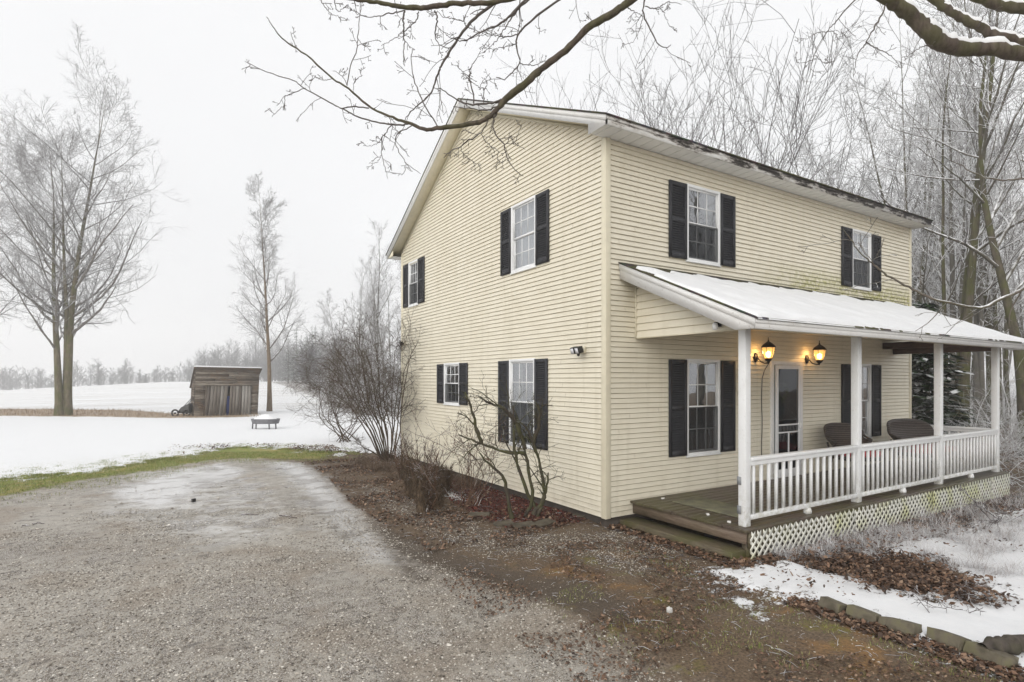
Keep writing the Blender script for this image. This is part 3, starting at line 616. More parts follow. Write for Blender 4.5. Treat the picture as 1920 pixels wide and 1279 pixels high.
# windows
CUR = {0: None, 1: ((0.42, 0.43, 0.43), 0.6), 2: ((0.30, 0.31, 0.30), 0.9), 3: ((0.70, 0.71, 0.71), 1.0)}
MCUR = {k: (m_curtain(v[0]) if v else None) for k, v in CUR.items()}; MCUR[0] = m_curtain((0.36, 0.34, 0.29))
def window(wall, a0, a1, z0, z1, sc, ck):
    mb = MB(); t = 0.045
    wbox(mb, wall, a0, a0 + t, z0, z1, -0.02, 0.034); wbox(mb, wall, a1 - t, a1, z0, z1, -0.02, 0.034)
    wbox(mb, wall, a0 + t, a1 - t, z1 - t, z1, -0.02, 0.033); wbox(mb, wall, a0 + t, a1 - t, z0, z0 + t, -0.02, 0.033)
    wbox(mb, wall, a0 - 0.01, a1 + 0.01, z0 - 0.022, z0 - 0.001, -0.01, 0.045)
    fr = mb.build('window', MMUN, house, bevel=0.003)
    ai, aj, zi, zj = a0 + t, a1 - t, z0 + t, z1 - t; zm = (zi + zj) / 2
    for (lo, hi, o) in ((zm - 0.012, zj, 0.006), (zi, zm + 0.016, -0.012)):
        s_ = 0.032; mb = MB()
        wbox(mb, wall, ai, ai + s_, lo, hi, o - 0.018, o); wbox(mb, wall, aj - s_, aj, lo, hi, o - 0.018, o)
        wbox(mb, wall, ai + s_, aj - s_, hi - s_, hi, o - 0.018, o - 0.001); wbox(mb, wall, ai + s_, aj - s_, lo, lo + s_, o - 0.018, o - 0.001)
        mb.build('sash', MMUN, fr)
        g0, g1, h0, h1 = ai + s_, aj - s_, lo + s_, hi - s_; mb = MB()
        for k in (1, 2):
            x = g0 + (g1 - g0) * k / 3; wbox(mb, wall, x - 0.008, x + 0.008, h0, h1, o - 0.014, o - 0.006)
        zc = (h0 + h1) / 2; wbox(mb, wall, g0, g1, zc - 0.008, zc + 0.008, o - 0.0145, o - 0.0055)
        mb.build('muntin_grid', MMUN, fr)
        mb = MB(); P = [W(wall, g0, h0, o - 0.010), W(wall, g1, h0, o - 0.010), W(wall, g1, h1, o - 0.010), W(wall, g0, h1, o - 0.010)]
        if wall == 'g': P = P[::-1]
        mb.quad(*P); mb.build('pane', MG, fr)
    if sc:
        mb = MB(); P = [W(wall, ai + .004, zi + .004, 0.022), W(wall, aj - .004, zi + .004, 0.022), W(wall, aj - .004, zm, 0.022), W(wall, ai + .004, zm, 0.022)]
        mb.quad(*P); mb.build('insect_screen', MSC, fr)
    # curtains hanging inside
    n = 60; xs = np.linspace(ai - 0.1, aj + 0.1, n); P = []
    full = ck == 3
    for z in (z0 - 0.05, z1 + 0.05):
        for i, x in enumerate(xs): P.append(W(wall, x, z, -0.14 + 0.018 * math.sin(x * 55 + (i % 7) * 0.3)))
    F = [(i, i + 1, n + i + 1, n + i) for i in range(n - 1) if full or not (0.30 < i / n < 0.70)]
    mb = MB(); mb.add(P, F); mb.build('curtain', MCUR[ck], fr)
def shutter(wall, a0, a1, z0, z1):
    mb = MB(); st = 0.052; o0, o1 = 0.0165, 0.046
    wbox(mb, wall, a0, a0 + st, z0, z1, o0, o1); wbox(mb, wall, a1 - st, a1, z0, z1, o0, o1)
    zm = z0 + (z1 - z0) * 0.5
    for lo, hi in ((z0, z0 + 0.09), (zm - 0.035, zm + 0.035), (z1 - 0.07, z1)): wbox(mb, wall, a0 + st, a1 - st, lo, hi, o0, o1 - 0.002)
    wbox(mb, wall, a0 + st, a1 - st, z0 + 0.09, z1 - 0.07, o0, o0 + 0.004)
    for lo, hi in ((z0 + 0.09, zm - 0.035), (zm + 0.035, z1 - 0.07)):
        n = int((hi - lo) / 0.036); d = (hi - lo) / n
        for k in range(n):
            z = lo + k * d; A = [W(wall, x, z + dz, o) for x in (a0 + st, a1 - st) for dz, o in ((0.0, o1 - 0.004), (d * 0.9, o0 + 0.006), (d * 0.9 - 0.006, o0 + 0.004), (-0.0, o1 - 0.010))]
            mb.add(A, [(0, 4, 5, 1), (3, 2, 6, 7), (0, 3, 7, 4)])
    mb.build('shutter', MSH, house)
for (wl, a0, a1, z0, z1, s0, s1, sc, ck) in WIN:
    window(wl, a0, a1, z0, z1, sc, ck)
    zs0, zs1 = z0 + 0.012, z1 - 0.018
    shutter(wl, s0, a0 - 0.006, zs0, zs1); shutter(wl, a1 + 0.006, s1, zs0, zs1)
# entrance door
d0, d1, dz0, dz1 = DOOR; mb = MB()
wbox(mb, 'f', d0, d0 + 0.09, dz0, dz1, -0.03, 0.036); wbox(mb, 'f', d1 - 0.07, d1, dz0, dz1, -0.03, 0.036); wbox(mb, 'f', d0 + .09, d1 - .07, dz1 - 0.07, dz1, -0.03, 0.035)
dr = mb.build('entrance_door', MW, house, bevel=0.003)
mb = MB(); wbox(mb, 'f', d0 + 0.0905, d0 + 0.135, dz0, dz1 - 0.071, -0.05, 0.012); mb.build('door_edge', m_simple('teal_paint', (0.02, 0.085, 0.11), 0.4, 0.1), dr)
MLG = m_simple('storm_door_white', (0.76, 0.77, 0.78), 0.35, 0.04)
a0, a1 = d0 + 0.137, d1 - 0.072; mb = MB()
wbox(mb, 'f', a0, a0 + 0.075, dz0 + .01, dz1 - .075, 0.012, 0.045); wbox(mb, 'f', a1 - 0.075, a1, dz0 + .01, dz1 - .075, 0.012, 0.045)
wbox(mb, 'f', a0 + .075, a1 - .075, dz1 - 0.145, dz1 - 0.075, 0.012, 0.044); wbox(mb, 'f', a0 + .075, a1 - .075, dz0 + .01, dz0 + 0.16, 0.012, 0.044)
for z in (1.17, 1.03): wbox(mb, 'f', a0 + .075, a1 - .075, z, z + 0.028, 0.014, 0.042)
xm = (a0 + a1) / 2 + 0.01; wbox(mb, 'f', xm - .014, xm + .014, dz0 + .16, 1.03, 0.014, 0.041)
wbox(mb, 'f', a0 + .075, a1 - .075, 0.62, 0.65, 0.014, 0.040)
mb.build('storm_door_frame', MLG, dr, bevel=0.004)
mb = MB().quad((a0 + .075, -0.028, dz0 + .16), (a1 - .075, -0.028, dz0 + .16), (a1 - .075, -0.028, dz1 - .145), (a0 + .075, -0.028, dz1 - .145)); mb.build('storm_door_glass', m_glass('door_glass', (0.5, 0.52, 0.55), 0.02), dr)
mb = MB().box(a1 - 0.05, a1 - 0.028, -0.085, -0.046, 1.10, 1.24); mb.build('handle', MW, dr, bevel=0.004)
mb = MB().box(d0 + .1, d1 - .08, 0.045, 0.09, dz0, dz1 - .05); mb.build('inner_door', m_simple('inner_door', (0.022, 0.05, 0.065), 0.4, 0.1), dr)

# ------------------------------------------------------------------ wall lanterns, floodlights, small fixtures
MAMB = M('amber_lantern_glass', 0.25, 0.5, (0.9, 0.65, 0.35)); MAMB.b.inputs['Emission Color'].default_value = (1.0, 0.50, 0.13, 1); MAMB.b.inputs['Emission Strength'].default_value = 0.75
MAMB.b.inputs['Transmission Weight'].default_value = 0.6
MBULB = M('lit_bulb', 0.4); MBULB.b.inputs['Emission Color'].default_value = (1.0, 0.78, 0.42, 1); MBULB.b.inputs['Emission Strength'].default_value = 14
def lantern(x, label):
    t = thing('wall_lantern', label, 'lantern', (x, 0, 2.40), 'lanterns beside the front door')
    cy = -0.27; mb = MB(); C = (x, cy, 2.30)
    mb.lathe([(0.004, .47), (0.008, .45), (0.006, .43), (0.014, .415), (0.010, .40), (0.03, .385), (0.06, .365), (0.095, .335), (0.120, .300), (0.122, .288), (0.0, .288)], C, 16); mb.build('cap', MBLK, t, True)
    mb = MB(); mb.lathe([(0.0, .0), (0.010, .0), (0.006, .02), (0.02, .035), (0.05, .06), (0.062, .085), (0.064, .10), (0.0, .10)], C, 16); mb.build('base_cup', MBLK, t, True)
    mb = MB()
    for k in range(6):
        a = k * math.pi / 3 + 0.3; P = [(x + r * math.cos(a), cy + r * math.sin(a), 2.30 + z) for r, z in ((0.064, .095), (0.092, .18), (0.108, .29))]
        mb.tubes(np.array(P), np.full(3, 0.0045), 4)
    mb.build('rib', MBLK, t)
    mb = MB(); mb.lathe([(0.058, .10), (0.086, .18), (0.102, .287)], C, 18); mb.build('glass', MAMB.m, t, True)
    mb = MB(); mb.lathe([(0.0, .12), (0.018, .13), (0.028, .17), (0.026, .21), (0.0, .235)], C, 12); mb.build('bulb', MBULB.m, t, True)
    mb = MB(); mb.lathe([(0.0, -.07), (0.045, -.05), (0.055, 0), (0.045, .05), (0.0, .07)], (0, 0, 0), 14)
    mb.v[-1] = mb.v[-1][:, [0, 2, 1]] * np.array([1, 0.35, 1.6]) + np.array([x, -0.025, 2.42]); mb.build('back_plate', MBLK, t, True)
    P = [(x, -0.03, 2.42), (x, -0.08, 2.40), (x, -0.13, 2.345), (x, -0.20, 2.315), (x, -0.27, 2.32)]
    mb = MB(); mb.tubes(np.array(P), np.array([.02, .014, .012, .012, .014]), 8); mb.build('arm', MBLK, t, True)
    l = bpy.data.lights.new('lantern_light', 'POINT'); l.energy = 1.9; l.color = (1.0, 0.55, 0.20); l.shadow_soft_size = 0.03
    lo = bpy.data.objects.new('lantern_light', l); col.objects.link(lo); lo.location = (0, -0.12, 0.10); lo.parent = t
lantern(3.49, 'lit black lantern on the porch wall left of the front door')
lantern(5.08, 'lit black lantern on the porch wall between front door and post')
MLEN = m_simple('led_lens', (0.75, 0.75, 0.78), 0.15, 0.05)
def flood(y, z, label, ang):
    t = thing('floodlight', label, 'floodlight', (0, y, z), 'security floodlights on the gable wall')
    mb = MB().box(-0.045, -0.017, y - .05, y + .05, z - .05, z + .05); mb.build('mounting_plate', MT, t, bevel=.004)
    mb = MB().box(-0.10, -0.046, y - .03, y + .03, z - .025, z + .02); mb.build('bracket', MBLK, t, bevel=.004)
    for s in (-1, 1):
        mb = MB().box(-0.20, -0.105, y + s * .055 - .045, y + s * .055 + .045, z - .055, z + .045, rotm('y', R(-18))); h = mb.build('lamp_head', MBLK, t, bevel=.006)
        mb = MB().box(-0.206, -0.2005, y + s * .055 - .034, y + s * .055 + .034, z - .045, z + .035, rotm('y', R(-18)), (-0.15, y, z)); mb.build('lens', MLEN, h)
    mb = MB(); mb.lathe([(0, -.11), (.02, -.10), (.024, -.07), (.018, -.05)], (-0.12, y, z + .01), 10); mb.build('motion_sensor', MBLK, t, True)
flood(0.49, 2.48, 'black twin floodlight near the front corner of the cream gable wall', 0)
flood(8.0, 2.99, 'black twin floodlight at the far rear end of the gable wall', 0)

# ------------------------------------------------------------------ porch
porch = thing('covered_porch', 'white railed covered porch with snowy roof and brown deck', 'porch', (0.6, 0, -0.15))
PX0, PX1 = 0.25, 8.75; PE = -2.27
def pr(y): return 3.776 + 0.452 * y
DX0, DX1, DYF, DZ = 0.47, 8.72, -2.0, 0.205
mb = MB(); y = 0.0; k = 0
while y > DYF + 0.02:
    y1 = max(y - 0.138, DYF); mb.box(DX0 - (0.01 if k % 3 else 0.0), DX1, y1 + 0.004, y - 0.0025 * 0 - 0.001, DZ - 0.036, DZ + (0.0015 if k % 2 else 0)); y = y1; k += 1
mb.build('deck', MBR, porch, bevel=0.004)
mb = MB().box(DX0 + .07, DX1 - .01, DYF + 0.012, DYF + 0.045, -0.03, DZ - 0.037); mb.build('rim_joist', MBR2, porch)
mb = MB().box(DX0 + .045, DX0 + 0.08, DYF + .046, -0.02, 0.02, DZ - 0.037); mb.build('riser_board', MRISE, porch)
mb = MB().box(0.30, 0.62, -1.92, 0.10, -0.28, -0.055); mb.build('step', MBR2, porch, bevel=0.012)
mb = MB().box(DX0 + .10, DX0 + 0.19, DYF + .05, DYF + .14, -0.3, DZ - .04); mb.build('footing_post', MBR2, porch)
POSTX = [0.585, 3.22, 5.94, 8.44]; PW = 0.105; PYF = -1.90
MPST = m_white('post_paint', 0.18, (0.79, 0.80, 0.80))
for x in POSTX:
    mb = MB().box(x, x + PW, PYF, PYF + PW, DZ + 0.002, 2.66); p = mb.build('post', MPST, porch, bevel=0.006)
MGM = m_simple('grey_metal', (0.25, 0.26, 0.27), 0.4, 0.1)
for z in (0.36, 0.72): MB().box(POSTX[0] - 0.014, POSTX[0] + 0.035, PYF + 0.06, PYF + PW + 0.006, z, z + 0.10).build('metal_bracket', MGM, porch)
# beams
MBM = m_simple('beam_wrap', (0.60, 0.55, 0.43), 0.6, 0.1)
mb = MB().box(DX0 + .12, 8.60, PYF + 0.005, PYF + PW - .005, 2.662, pr(PYF) - 0.12); mb.build('beam', MBM, porch)
mb = MB().box(8.46, 8.62, PYF + PW, -0.02, 2.60, 2.83); mb.build('end_beam', MBEAM, porch)
mb = MB().box(8.0, 8.14, PYF + PW, -0.02, 2.70, 2.84); mb.build('end_beam', MBEAM, porch)
# roof deck, shingles, snow
def pslab(mb, x0, x1, ya, yb, off, th):
    V = [(x, y, pr(y) - off - t) for x in (x0, x1) for y in (ya, yb) for t in (0, th)]
    mb.add(V, [(0, 2, 6, 4), (1, 5, 7, 3), (0, 1, 3, 2), (4, 6, 7, 5), (0, 4, 5, 1), (2, 3, 7, 6)])
mb = MB(); pslab(mb, PX0 - .02, PX1 + .02, PE - .03, -0.001, 0.0, 0.02); mb.build('roof', MSHI, porch)
mb = MB().box(PX0, PX1, PE, PE + .02, 2.612, pr(PE) - 0.021); mb.build('fascia', MW, porch)
mb = MB().box(PX0, PX1, PE - .012, PE - .001, 2.675, pr(PE) - 0.023); mb.build('drip_board', MW, porch)
for xa, xb, nm in ((PX0, PX0 + .02, 0), (PX1 - .02, PX1, 1)):
    mb = MB().prism([(PE + .021, pr(PE + .021) - .021), (-0.02, pr(-.02) - .021), (-0.02, pr(-.02) - .245), (-2.0, 2.6125), (PE + .021, 2.6125)], 0, xa, xb); mb.build('rake_fascia', MW, porch)
mb = MB(); pslab(mb, PX0 - .012, PX0 - .001, PE, -0.02, 0.023, 0.085); mb.build('drip_board', MW, porch)
thin_snow('roof_snow', PX0 - 0.0, PX1 + 0.0, PE - 0.035, -0.10, pr, 0.042, 8, nx=420, ny=110, parent=porch, edge=0.05, hole=lambda X, Y: (Y < PE - .03 + 0.075 * vnoise(X, Y * 0, 0.10, 31) * vnoise(X, Y * 0, .7, 32)) | (Y > -0.30 + (vnoise(X + 20, Y, 0.16, 21) - .5) * .26 - 0.22 * vnoise(X, Y + 5, 1.1, 22)) | ((X < PX0 + 0.45 * vnoise(X, Y + 40, 0.2, 5)) & (Y > -0.7)))
# ceiling and cheek walls
mb = MB(); mb.quad((DX0 + .13, -0.02, 2.90), (8.45, -0.02, 2.90), (8.45, PYF, 2.79), (DX0 + .13, PYF, 2.79)); mb.build('ceiling', MBM, porch)
chk = lambda z: (0.02, min(1.84, (3.776 - 0.20 - z) / 0.452))
siding('cheek_wall', 'g', 2.655, 3.52, chk, [], out=0.018, lap=0.108, tr=lambda a, z, o: (0.60 - o, -a, z), parent=porch, zb=2.655)
mb = MB().box(0.565, 0.60, -0.030, -0.002, 2.65, 3.5); mb.box(0.572, 0.60, -1.92, -0.031, 2.640, 2.655); mb.build('trim', MT, porch)
mb = MB().box(0.601, 0.62, -1.76, -0.02, 2.66, 2.95); mb.build('cheek_backing', MBM, porch)
# railings
def railing(p0, p1, nb):
    p0, p1 = np.array(p0, float), np.array(p1, float); d = p1 - p0; L = np.linalg.norm(d); d /= L; nrm = np.array([-d[1], d[0]])
    mb = MB(); 
    def seg(z0, z1, wd, m):
        a, b = p0, p1
        V = [(*(q + nrm * s_ * wd / 2), z) for z in (z0, z1) for q, s_ in ((a, -1), (b, -1), (a, 1), (b, 1))]
        m.add(V, [(0, 2, 3, 1), (4, 5, 7, 6), (0, 1, 5, 4), (2, 6, 7, 3), (0, 4, 6, 2), (1, 3, 7, 5)])
    seg(1.02, 1.058, 0.10, mb); seg(0.955, 1.019, 0.042, mb)
    r = mb.build('railing', MPST, porch, bevel=0.005)
    mb = MB(); seg(0.285, 0.345, 0.045, mb); mb.build('bottom_rail', MPST, r, bevel=0.004)
    for k in range(nb):
        c = p0 + d * (L * (k + 0.5) / nb); mb = MB(); h = 0.017
        V = [(*(c + d * i * h + nrm * j * h), z) for z in (0.346, 0.954) for j in (-1, 1) for i in (-1, 1)]
        mb.add(V, [(0, 2, 3, 1), (4, 5, 7, 6), (0, 1, 5, 4), (2, 6, 7, 3), (0, 4, 6, 2), (1, 3, 7, 5)]); mb.build('baluster', MPST, r)
    c = (p0 + p1) / 2; mb = MB(); mb.lathe([(0.0, 0), (0.05, 0), (0.052, .03), (0.04, .078), (0, .079)], (c[0], c[1], DZ + .002), 12); mb.build('foot_block', MPST, r)
yr = PYF + PW / 2 - 0.03
for i, nb in ((0, 16), (1, 18), (2, 17)): railing((POSTX[i] + PW + .001, yr), (POSTX[i + 1] - .001, yr), nb)
railing((POSTX[3] + PW / 2, PYF + PW + .001), (POSTX[3] + PW / 2, -0.04), 11)
# lattice skirt
MLAT = M('lattice_vinyl', 0.45, 0.35)
n_ = MLAT.noise(2.2, 5); MLAT.base(MLAT.mix(MLAT.rng(n_, 0.46, 0.66, 0, 0.75), (0.74, 0.735, 0.66), (0.52, 0.53, 0.20)))
def lattice(x0, x1, yy):
    mb = MB(); pz = 0.118; wd = 0.036; top = lambda x: DZ - 0.045; 
    for sgn, o in ((1, 0.0), (-1, 0.006)):
        c = -8
        for k in range(-10, int((x1 - x0) / pz) + 12):
            xb = x0 + k * pz; bot = float(zg(np.array(xb), np.array(yy - 0.05))) - 0.02; tp = top(xb); h = tp - bot
            xa = xb; xe = xb + sgn * h * 1.0; za, ze = bot, tp
            # clip the strip to the panel
            def clipx(xa, za, xe, ze, lim, keep_gt):
                t = (lim - xa) / (xe - xa)
                if (xa - lim) * (1 if keep_gt else -1) < 0: xa, za = lim, za + (ze - za) * t
                if (xe - lim) * (1 if keep_gt else -1) < 0: xe, ze = lim, za + (ze - za) * ((lim - xa) / (xe - xa)) if xe != xa else ze
                return xa, za, xe, ze
            if max(xa, xe) <= x0 or min(xa, xe) >= x1: continue
            m_ = (ze - za) / (xe - xa); f = lambda x: za + (x - xa) * m_
            l_, r_ = max(min(xa, xe), x0), min(max(xa, xe), x1)
            if r_ - l_ < 0.01: continue
            A, B_ = (l_, f(l_)), (r_, f(r_)); hw = wd * 0.7
            V = [(x, yy + o + t, z + s_ * hw) for t in (0, 0.0055) for (x, z) in (A, B_) for s_ in (-1, 1)]
            mb.add(V, [(0, 1, 3, 2), (4, 6, 7, 5), (0, 2, 6, 4), (1, 5, 7, 3), (0, 4, 5, 1), (2, 3, 7, 6)])
    return mb.build('lattice_panel', MLAT.m, porch)
for a, b in ((0.53, 2.92), (2.93, 5.36), (5.37, 7.8), (7.81, 8.7)): lattice(a, b, DYF - 0.012)
mb = MB().quad((DX0 + .2, -1.2, -0.5), (8.6, -1.2, -0.5), (8.6, -1.2, 0.16), (DX0 + .2, -1.2, 0.16)); mb.build('under_deck_shade', MDARK, porch)  # dark sheet standing in for the shade under the deck
# door mat
MM = M('worn_doormat', 0.95, 0.1); g_ = MM.noise(60, 4); b_ = MM.noise(5, 4); MM.base(MM.mix(MM.rng(b_, 0.35, 0.65), MM.mix(g_, (0.16, 0.16, 0.10), (0.30, 0.29, 0.19)), MM.mix(g_, (0.10, 0.095, 0.07), (0.20, 0.19, 0.14)))); MM.bump(g_, 0.8, 0.01)
mb = MB().box(0.92, 1.52, -1.62, -0.42, DZ + 0.004, DZ + 0.016); o = mb.build('doormat', MM.m, None, loc=(1.2, -1, DZ), bevel=0.004); tag(o, 'worn olive doormat lying on the deck at the porch entrance', 'doormat')
# small white camera at the corner of the porch roof
t = thing('security_camera', 'small white camera under the porch roof beside the first post', 'camera', (0.42, -1.55, 2.68))
mb = MB().box(0.50, 0.572, -1.56, -1.50, 2.70, 2.76); mb.build('bracket', MDARK, t)
mb = MB(); mb.lathe([(0, -.045), (.03, -.04), (.036, 0), (.03, .04), (0, .05)], (0.46, -1.55, 2.70), 12); mb.build('camera_body', MMUN, t, True)
# hanging cable by the door
P = np.array([(3.66, -0.03 - 0.006 * math.sin(k), 2.33 - k * 0.14) for k in range(15)]); P[0] = (3.56, -0.25, 2.34); P[1, 1] = -0.08
mb = MB(); mb.tubes(P, np.full(15, 0.007), 5); tag(mb.build('hanging_cord', MBLK, None), 'thin dark cord hanging below the left lantern beside the front door', 'cord')
# wreath on the door
rw = random.Random(3); mb = MB()
for k in range(260):
    a = rw.random() * 6.283; r_ = 0.14 + rw.gauss(0, 0.025); c = np.array([4.36 + r_ * math.cos(a), 0.03 - rw.random() * 0.03, 1.80 + r_ * math.sin(a)])
    d = np.array([rw.gauss(0, 1), rw.gauss(0, .3), rw.gauss(0, 1)]); d /= np.linalg.norm(d); e = np.cross(d, (0, 1, 0)) ; mb.quad(c, c + d * .03 + e * .008, c + d * .05, c + d * .03 - e * .008)
tag(mb.build('door_wreath', m_simple('wreath_green', (0.05, 0.10, 0.03), 0.7), None), 'dim green leafy wreath seen through the storm door glass', 'wreath')

# ------------------------------------------------------------------ porch furniture
MWK = M('brown_wicker', 0.5, 0.35); c_ = MWK.coord(False, (1, 1, 1)); v_ = MWK.noise(28, 4, c=c_)
wv = MWK.n('TexWave'); wv.inputs['Scale'].default_value = 9; wv.bands_direction = 'Z'; MWK.l(c_, wv.inputs[0])
MWK.base(MWK.mix(wv.outputs[1], (0.018, 0.014, 0.012), MWK.mix(v_, (0.05, 0.038, 0.032), (0.16, 0.135, 0.12)))); MWK.bump(wv.outputs[1], 0.6, 0.006)
MRED = m_simple('red_cushion', (0.42, 0.05, 0.06), 0.8, 0.3, 14)
MGLT = m_simple('mossy_glass', (0.20, 0.22, 0.14), 0.12, 0.2)
def chair(name, label, loc, rz, hw, grp=None):
    t = thing(name, label, 'chair' if hw < 0.5 else 'loveseat', loc, None, rz)
    # back: a dished oval shell, facing +y
    nu, nv = 28, 12; V = []; 
    for i in range(nv + 1):
        for j in range(nu + 1):
            a = (j / nu - 0.5) * 2; v = i / nv
            x = hw * math.sin(a * 1.45) / math.sin(1.45); yb = -0.30 + 0.30 * (1 - math.cos(a * 1.35)) ; zt = 0.30 + 0.66 * math.sqrt(max(0, 1 - (abs(a) ** 2.6)))
            el = math.sqrt(max(0.02, 1 - abs(a) ** 2.4)); z = 0.70 - 0.20 * el + (0.50 if hw > .5 else .46) * el * v; V.append((x * (1 + 0.06 * v), yb - 0.20 * v + 0.10 * math.sin(v * 3.14) * -1, z))
    F = [(i * (nu + 1) + j, i * (nu + 1) + j + 1, (i + 1) * (nu + 1) + j + 1, (i + 1) * (nu + 1) + j) for i in range(nv) for j in range(nu)]
    mb = MB(); mb.add(V, F); b = mb.build('backrest', MWK.m, t, True, local=True); s_ = b.modifiers.new('s', 'SOLIDIFY'); s_.thickness = 0.03
    top = np.array(V[-(nu + 1):] + V[:nu + 1][::-1] + V[-(nu + 1):][:2]); mb = MB(); mb.tubes(top, np.full(len(top), 0.020), 8); mb.build('top_rim', MWK.m, t, True, local=True)
    for sx in (-1, 1): MB().tubes(np.array([(sx * hw * .75, -.28, .36), (sx * hw * .8, -.36, .62)]), np.full(2, .018), 8).build('back_support', MWK.m, t, local=True)
    mb = MB().box(-hw * .92, hw * .92, -0.30, 0.30, 0.33, 0.40); mb.build('seat', MWK.m, t, bevel=.02, local=True)
    mb = MB().box(-hw * .85, hw * .85, -0.26, 0.29, 0.402, 0.50); mb.build('cushion', MRED, t, bevel=.035, local=True)
    for sx in (-1, 1):
        for sy in (-1, 1):
            mb = MB(); mb.tubes(np.array([(sx * hw * .8, sy * .25, 0.34), (sx * hw * .86, sy * .29, 0.0)]), np.array([.022, .018]), 8); mb.build('leg', MWK.m, t, local=True)
    return t
chair('wicker_chair', 'single dark brown wicker barrel chair on the porch beside the front door', (5.52, -0.72, DZ + .003), R(160), 0.40)
chair('wicker_loveseat', 'wide dark brown wicker loveseat with red cushion behind the porch railing', (7.35, -1.12, DZ + .003), R(172), 0.66)
t = thing('porch_table', 'low porch table with mossy glass top between the wicker seats', 'table', (6.45, -0.85, DZ + .003))
mb = MB().box(6.12, 6.78, -1.10, -0.60, 0.72, 0.735); mb.build('table_top', MGLT, t, bevel=.004)
mb = MB()
mb.bar((6.12, -1.10, .71), (6.78, -1.10, .71), .03); mb.bar((6.12, -.60, .71), (6.78, -.60, .71), .03); mb.bar((6.12, -1.1, .71), (6.12, -.6, .71), .028); mb.bar((6.78, -1.1, .71), (6.78, -.6, .71), .028); mb.build('table_frame', MWK.m, t)
for x in (6.14, 6.76):
    for y in (-1.08, -.62): MB().bar((x, y, DZ + .003), (x, y, .70), .028).build('leg', MWK.m, t)
# ------------------------------------------------------------------ bare trees
def grow(RS, P, rad, k, ang, lf, n, wob, trop, t0=0.15, t1=1.0, rr=0.62, shape=0.6, tip=0.3, minr=0.0, maxl=99, minl=0.05):
    """k child branches on every parent in P (B,n,3)"""
    B, m, _ = P.shape; seg = np.linalg.norm(P[:, 1:] - P[:, :-1], axis=2); L = seg.sum(1)
    t = (np.arange(k)[None] + RS.rand(B, k)) / k; tt = t0 + (t1 - t0) * t
    u = tt * (m - 1); i = np.minimum(u.astype(int), m - 2); f = (u - i)[..., None]; b = np.arange(B)[:, None]
    p0 = P[b, i] * (1 - f) + P[b, i + 1] * f; T = P[b, i + 1] - P[b, i]; T /= np.linalg.norm(T, axis=2, keepdims=True) + 1e-9
    r0 = rad[b, i] * (1 - f[..., 0]) + rad[b, i + 1] * f[..., 0]
    q = RS.randn(B, k, 3); q -= (q * T).sum(2, keepdims=True) * T; q /= np.linalg.norm(q, axis=2, keepdims=True) + 1e-9
    a = np.radians(ang[0] + (ang[1] - ang[0]) * RS.rand(B, k))[..., None]
    D = np.cos(a) * T + np.sin(a) * q
    l = np.clip(lf * L[:, None] * (1 - shape * t) * (0.65 + 0.7 * RS.rand(B, k)), minl, maxl)
    D = D.reshape(-1, 3); l = l.reshape(-1); p = p0.reshape(-1, 3); r = np.maximum((r0 * rr).reshape(-1) * (0.7 + 0.5 * RS.rand(B * k)), minr)
    out = [p]; st = l / (n - 1); d = D.copy()
    for s_ in range(n - 1):
        d = d + RS.randn(*d.shape) * wob; d[:, 2] += trop; d /= np.linalg.norm(d, axis=1, keepdims=True)
        p = p + d * st[:, None]; out.append(p)
    Q = np.stack(out, 1); rr_ = r[:, None] * np.linspace(1, tip, n)[None]
    return Q, np.maximum(rr_, minr * 0.8)
def polyline(pts, n, RS, jit=0.0):
    pts = np.array(pts, float); d = np.concatenate([[0], np.cumsum(np.linalg.norm(np.diff(pts, axis=0), axis=1))])
    # Catmull-Rom through the points
    m = len(pts); P = np.vstack([2 * pts[0] - pts[1], pts, 2 * pts[-1] - pts[-2]]); s_ = np.linspace(0, m - 1 - 1e-6, n); i = s_.astype(int); f = (s_ - i)[:, None]
    a, b, c, e_ = P[i], P[i + 1], P[i + 2], P[i + 3]
    Q = 0.5 * ((2 * b) + (-a + c) * f + (2 * a - 5 * b + 4 * c - e_) * f ** 2 + (-a + 3 * b - 3 * c + e_) * f ** 3)
    if jit: Q[1:-1] += RS.randn(n - 2, Q.shape[1]) * jit
    return Q
BK_FAR = m_bark('bark_far', (0.07, 0.062, 0.054), (0.15, 0.135, 0.118), 0.05, 0.25, th=(0.55, 1.0))
BK_MOSS = m_bark('bark_mossy', (0.050, 0.042, 0.032), (0.135, 0.115, 0.085), 0.0, 0.65, th=(0.7, 1.2), scale=14, blob=3.0)
TW = m_bark('frosted_twigs', (0.13, 0.12, 0.118), (0.24, 0.225, 0.22), 0.14, 0, th=(-0.1, 0.75), blob=3.0)
TWR = m_bark('rimed_twigs', (0.050, 0.042, 0.037), (0.125, 0.108, 0.095), 0.20, 0, th=(-0.35, 0.35), blob=4.0)
TWD = m_bark('dark_twigs', (0.075, 0.062, 0.06), (0.14, 0.12, 0.115), 0.0, 0, th=(0.6, 1.1), blob=6.0)
TWG = m_bark('grey_twigs', (0.075, 0.068, 0.066), (0.15, 0.14, 0.137), 0.02, 0, th=(0.35, 1.1), blob=3.0)
LIMB = m_bark('snowy_limb_bark', (0.045, 0.038, 0.030), (0.14, 0.122, 0.095), 0.04, 0.3, th=(-0.05, 0.55), blob=4.0)
LIMB2 = m_bark('grey_limb_bark', (0.10, 0.088, 0.078), (0.20, 0.18, 0.165), 0.02, 0.1, th=(0.3, 0.9), blob=4.0)
TWS = m_bark('shrub_twigs', (0.050, 0.033, 0.026), (0.115, 0.080, 0.062), 0.0, 0.25, th=(0.85, 1.4), blob=5.0)
TWST = m_bark('shaggy_stump', (0.045, 0.030, 0.020), (0.20, 0.145, 0.095), 0.0, 0, th=(1.2, 1.6), scale=30)
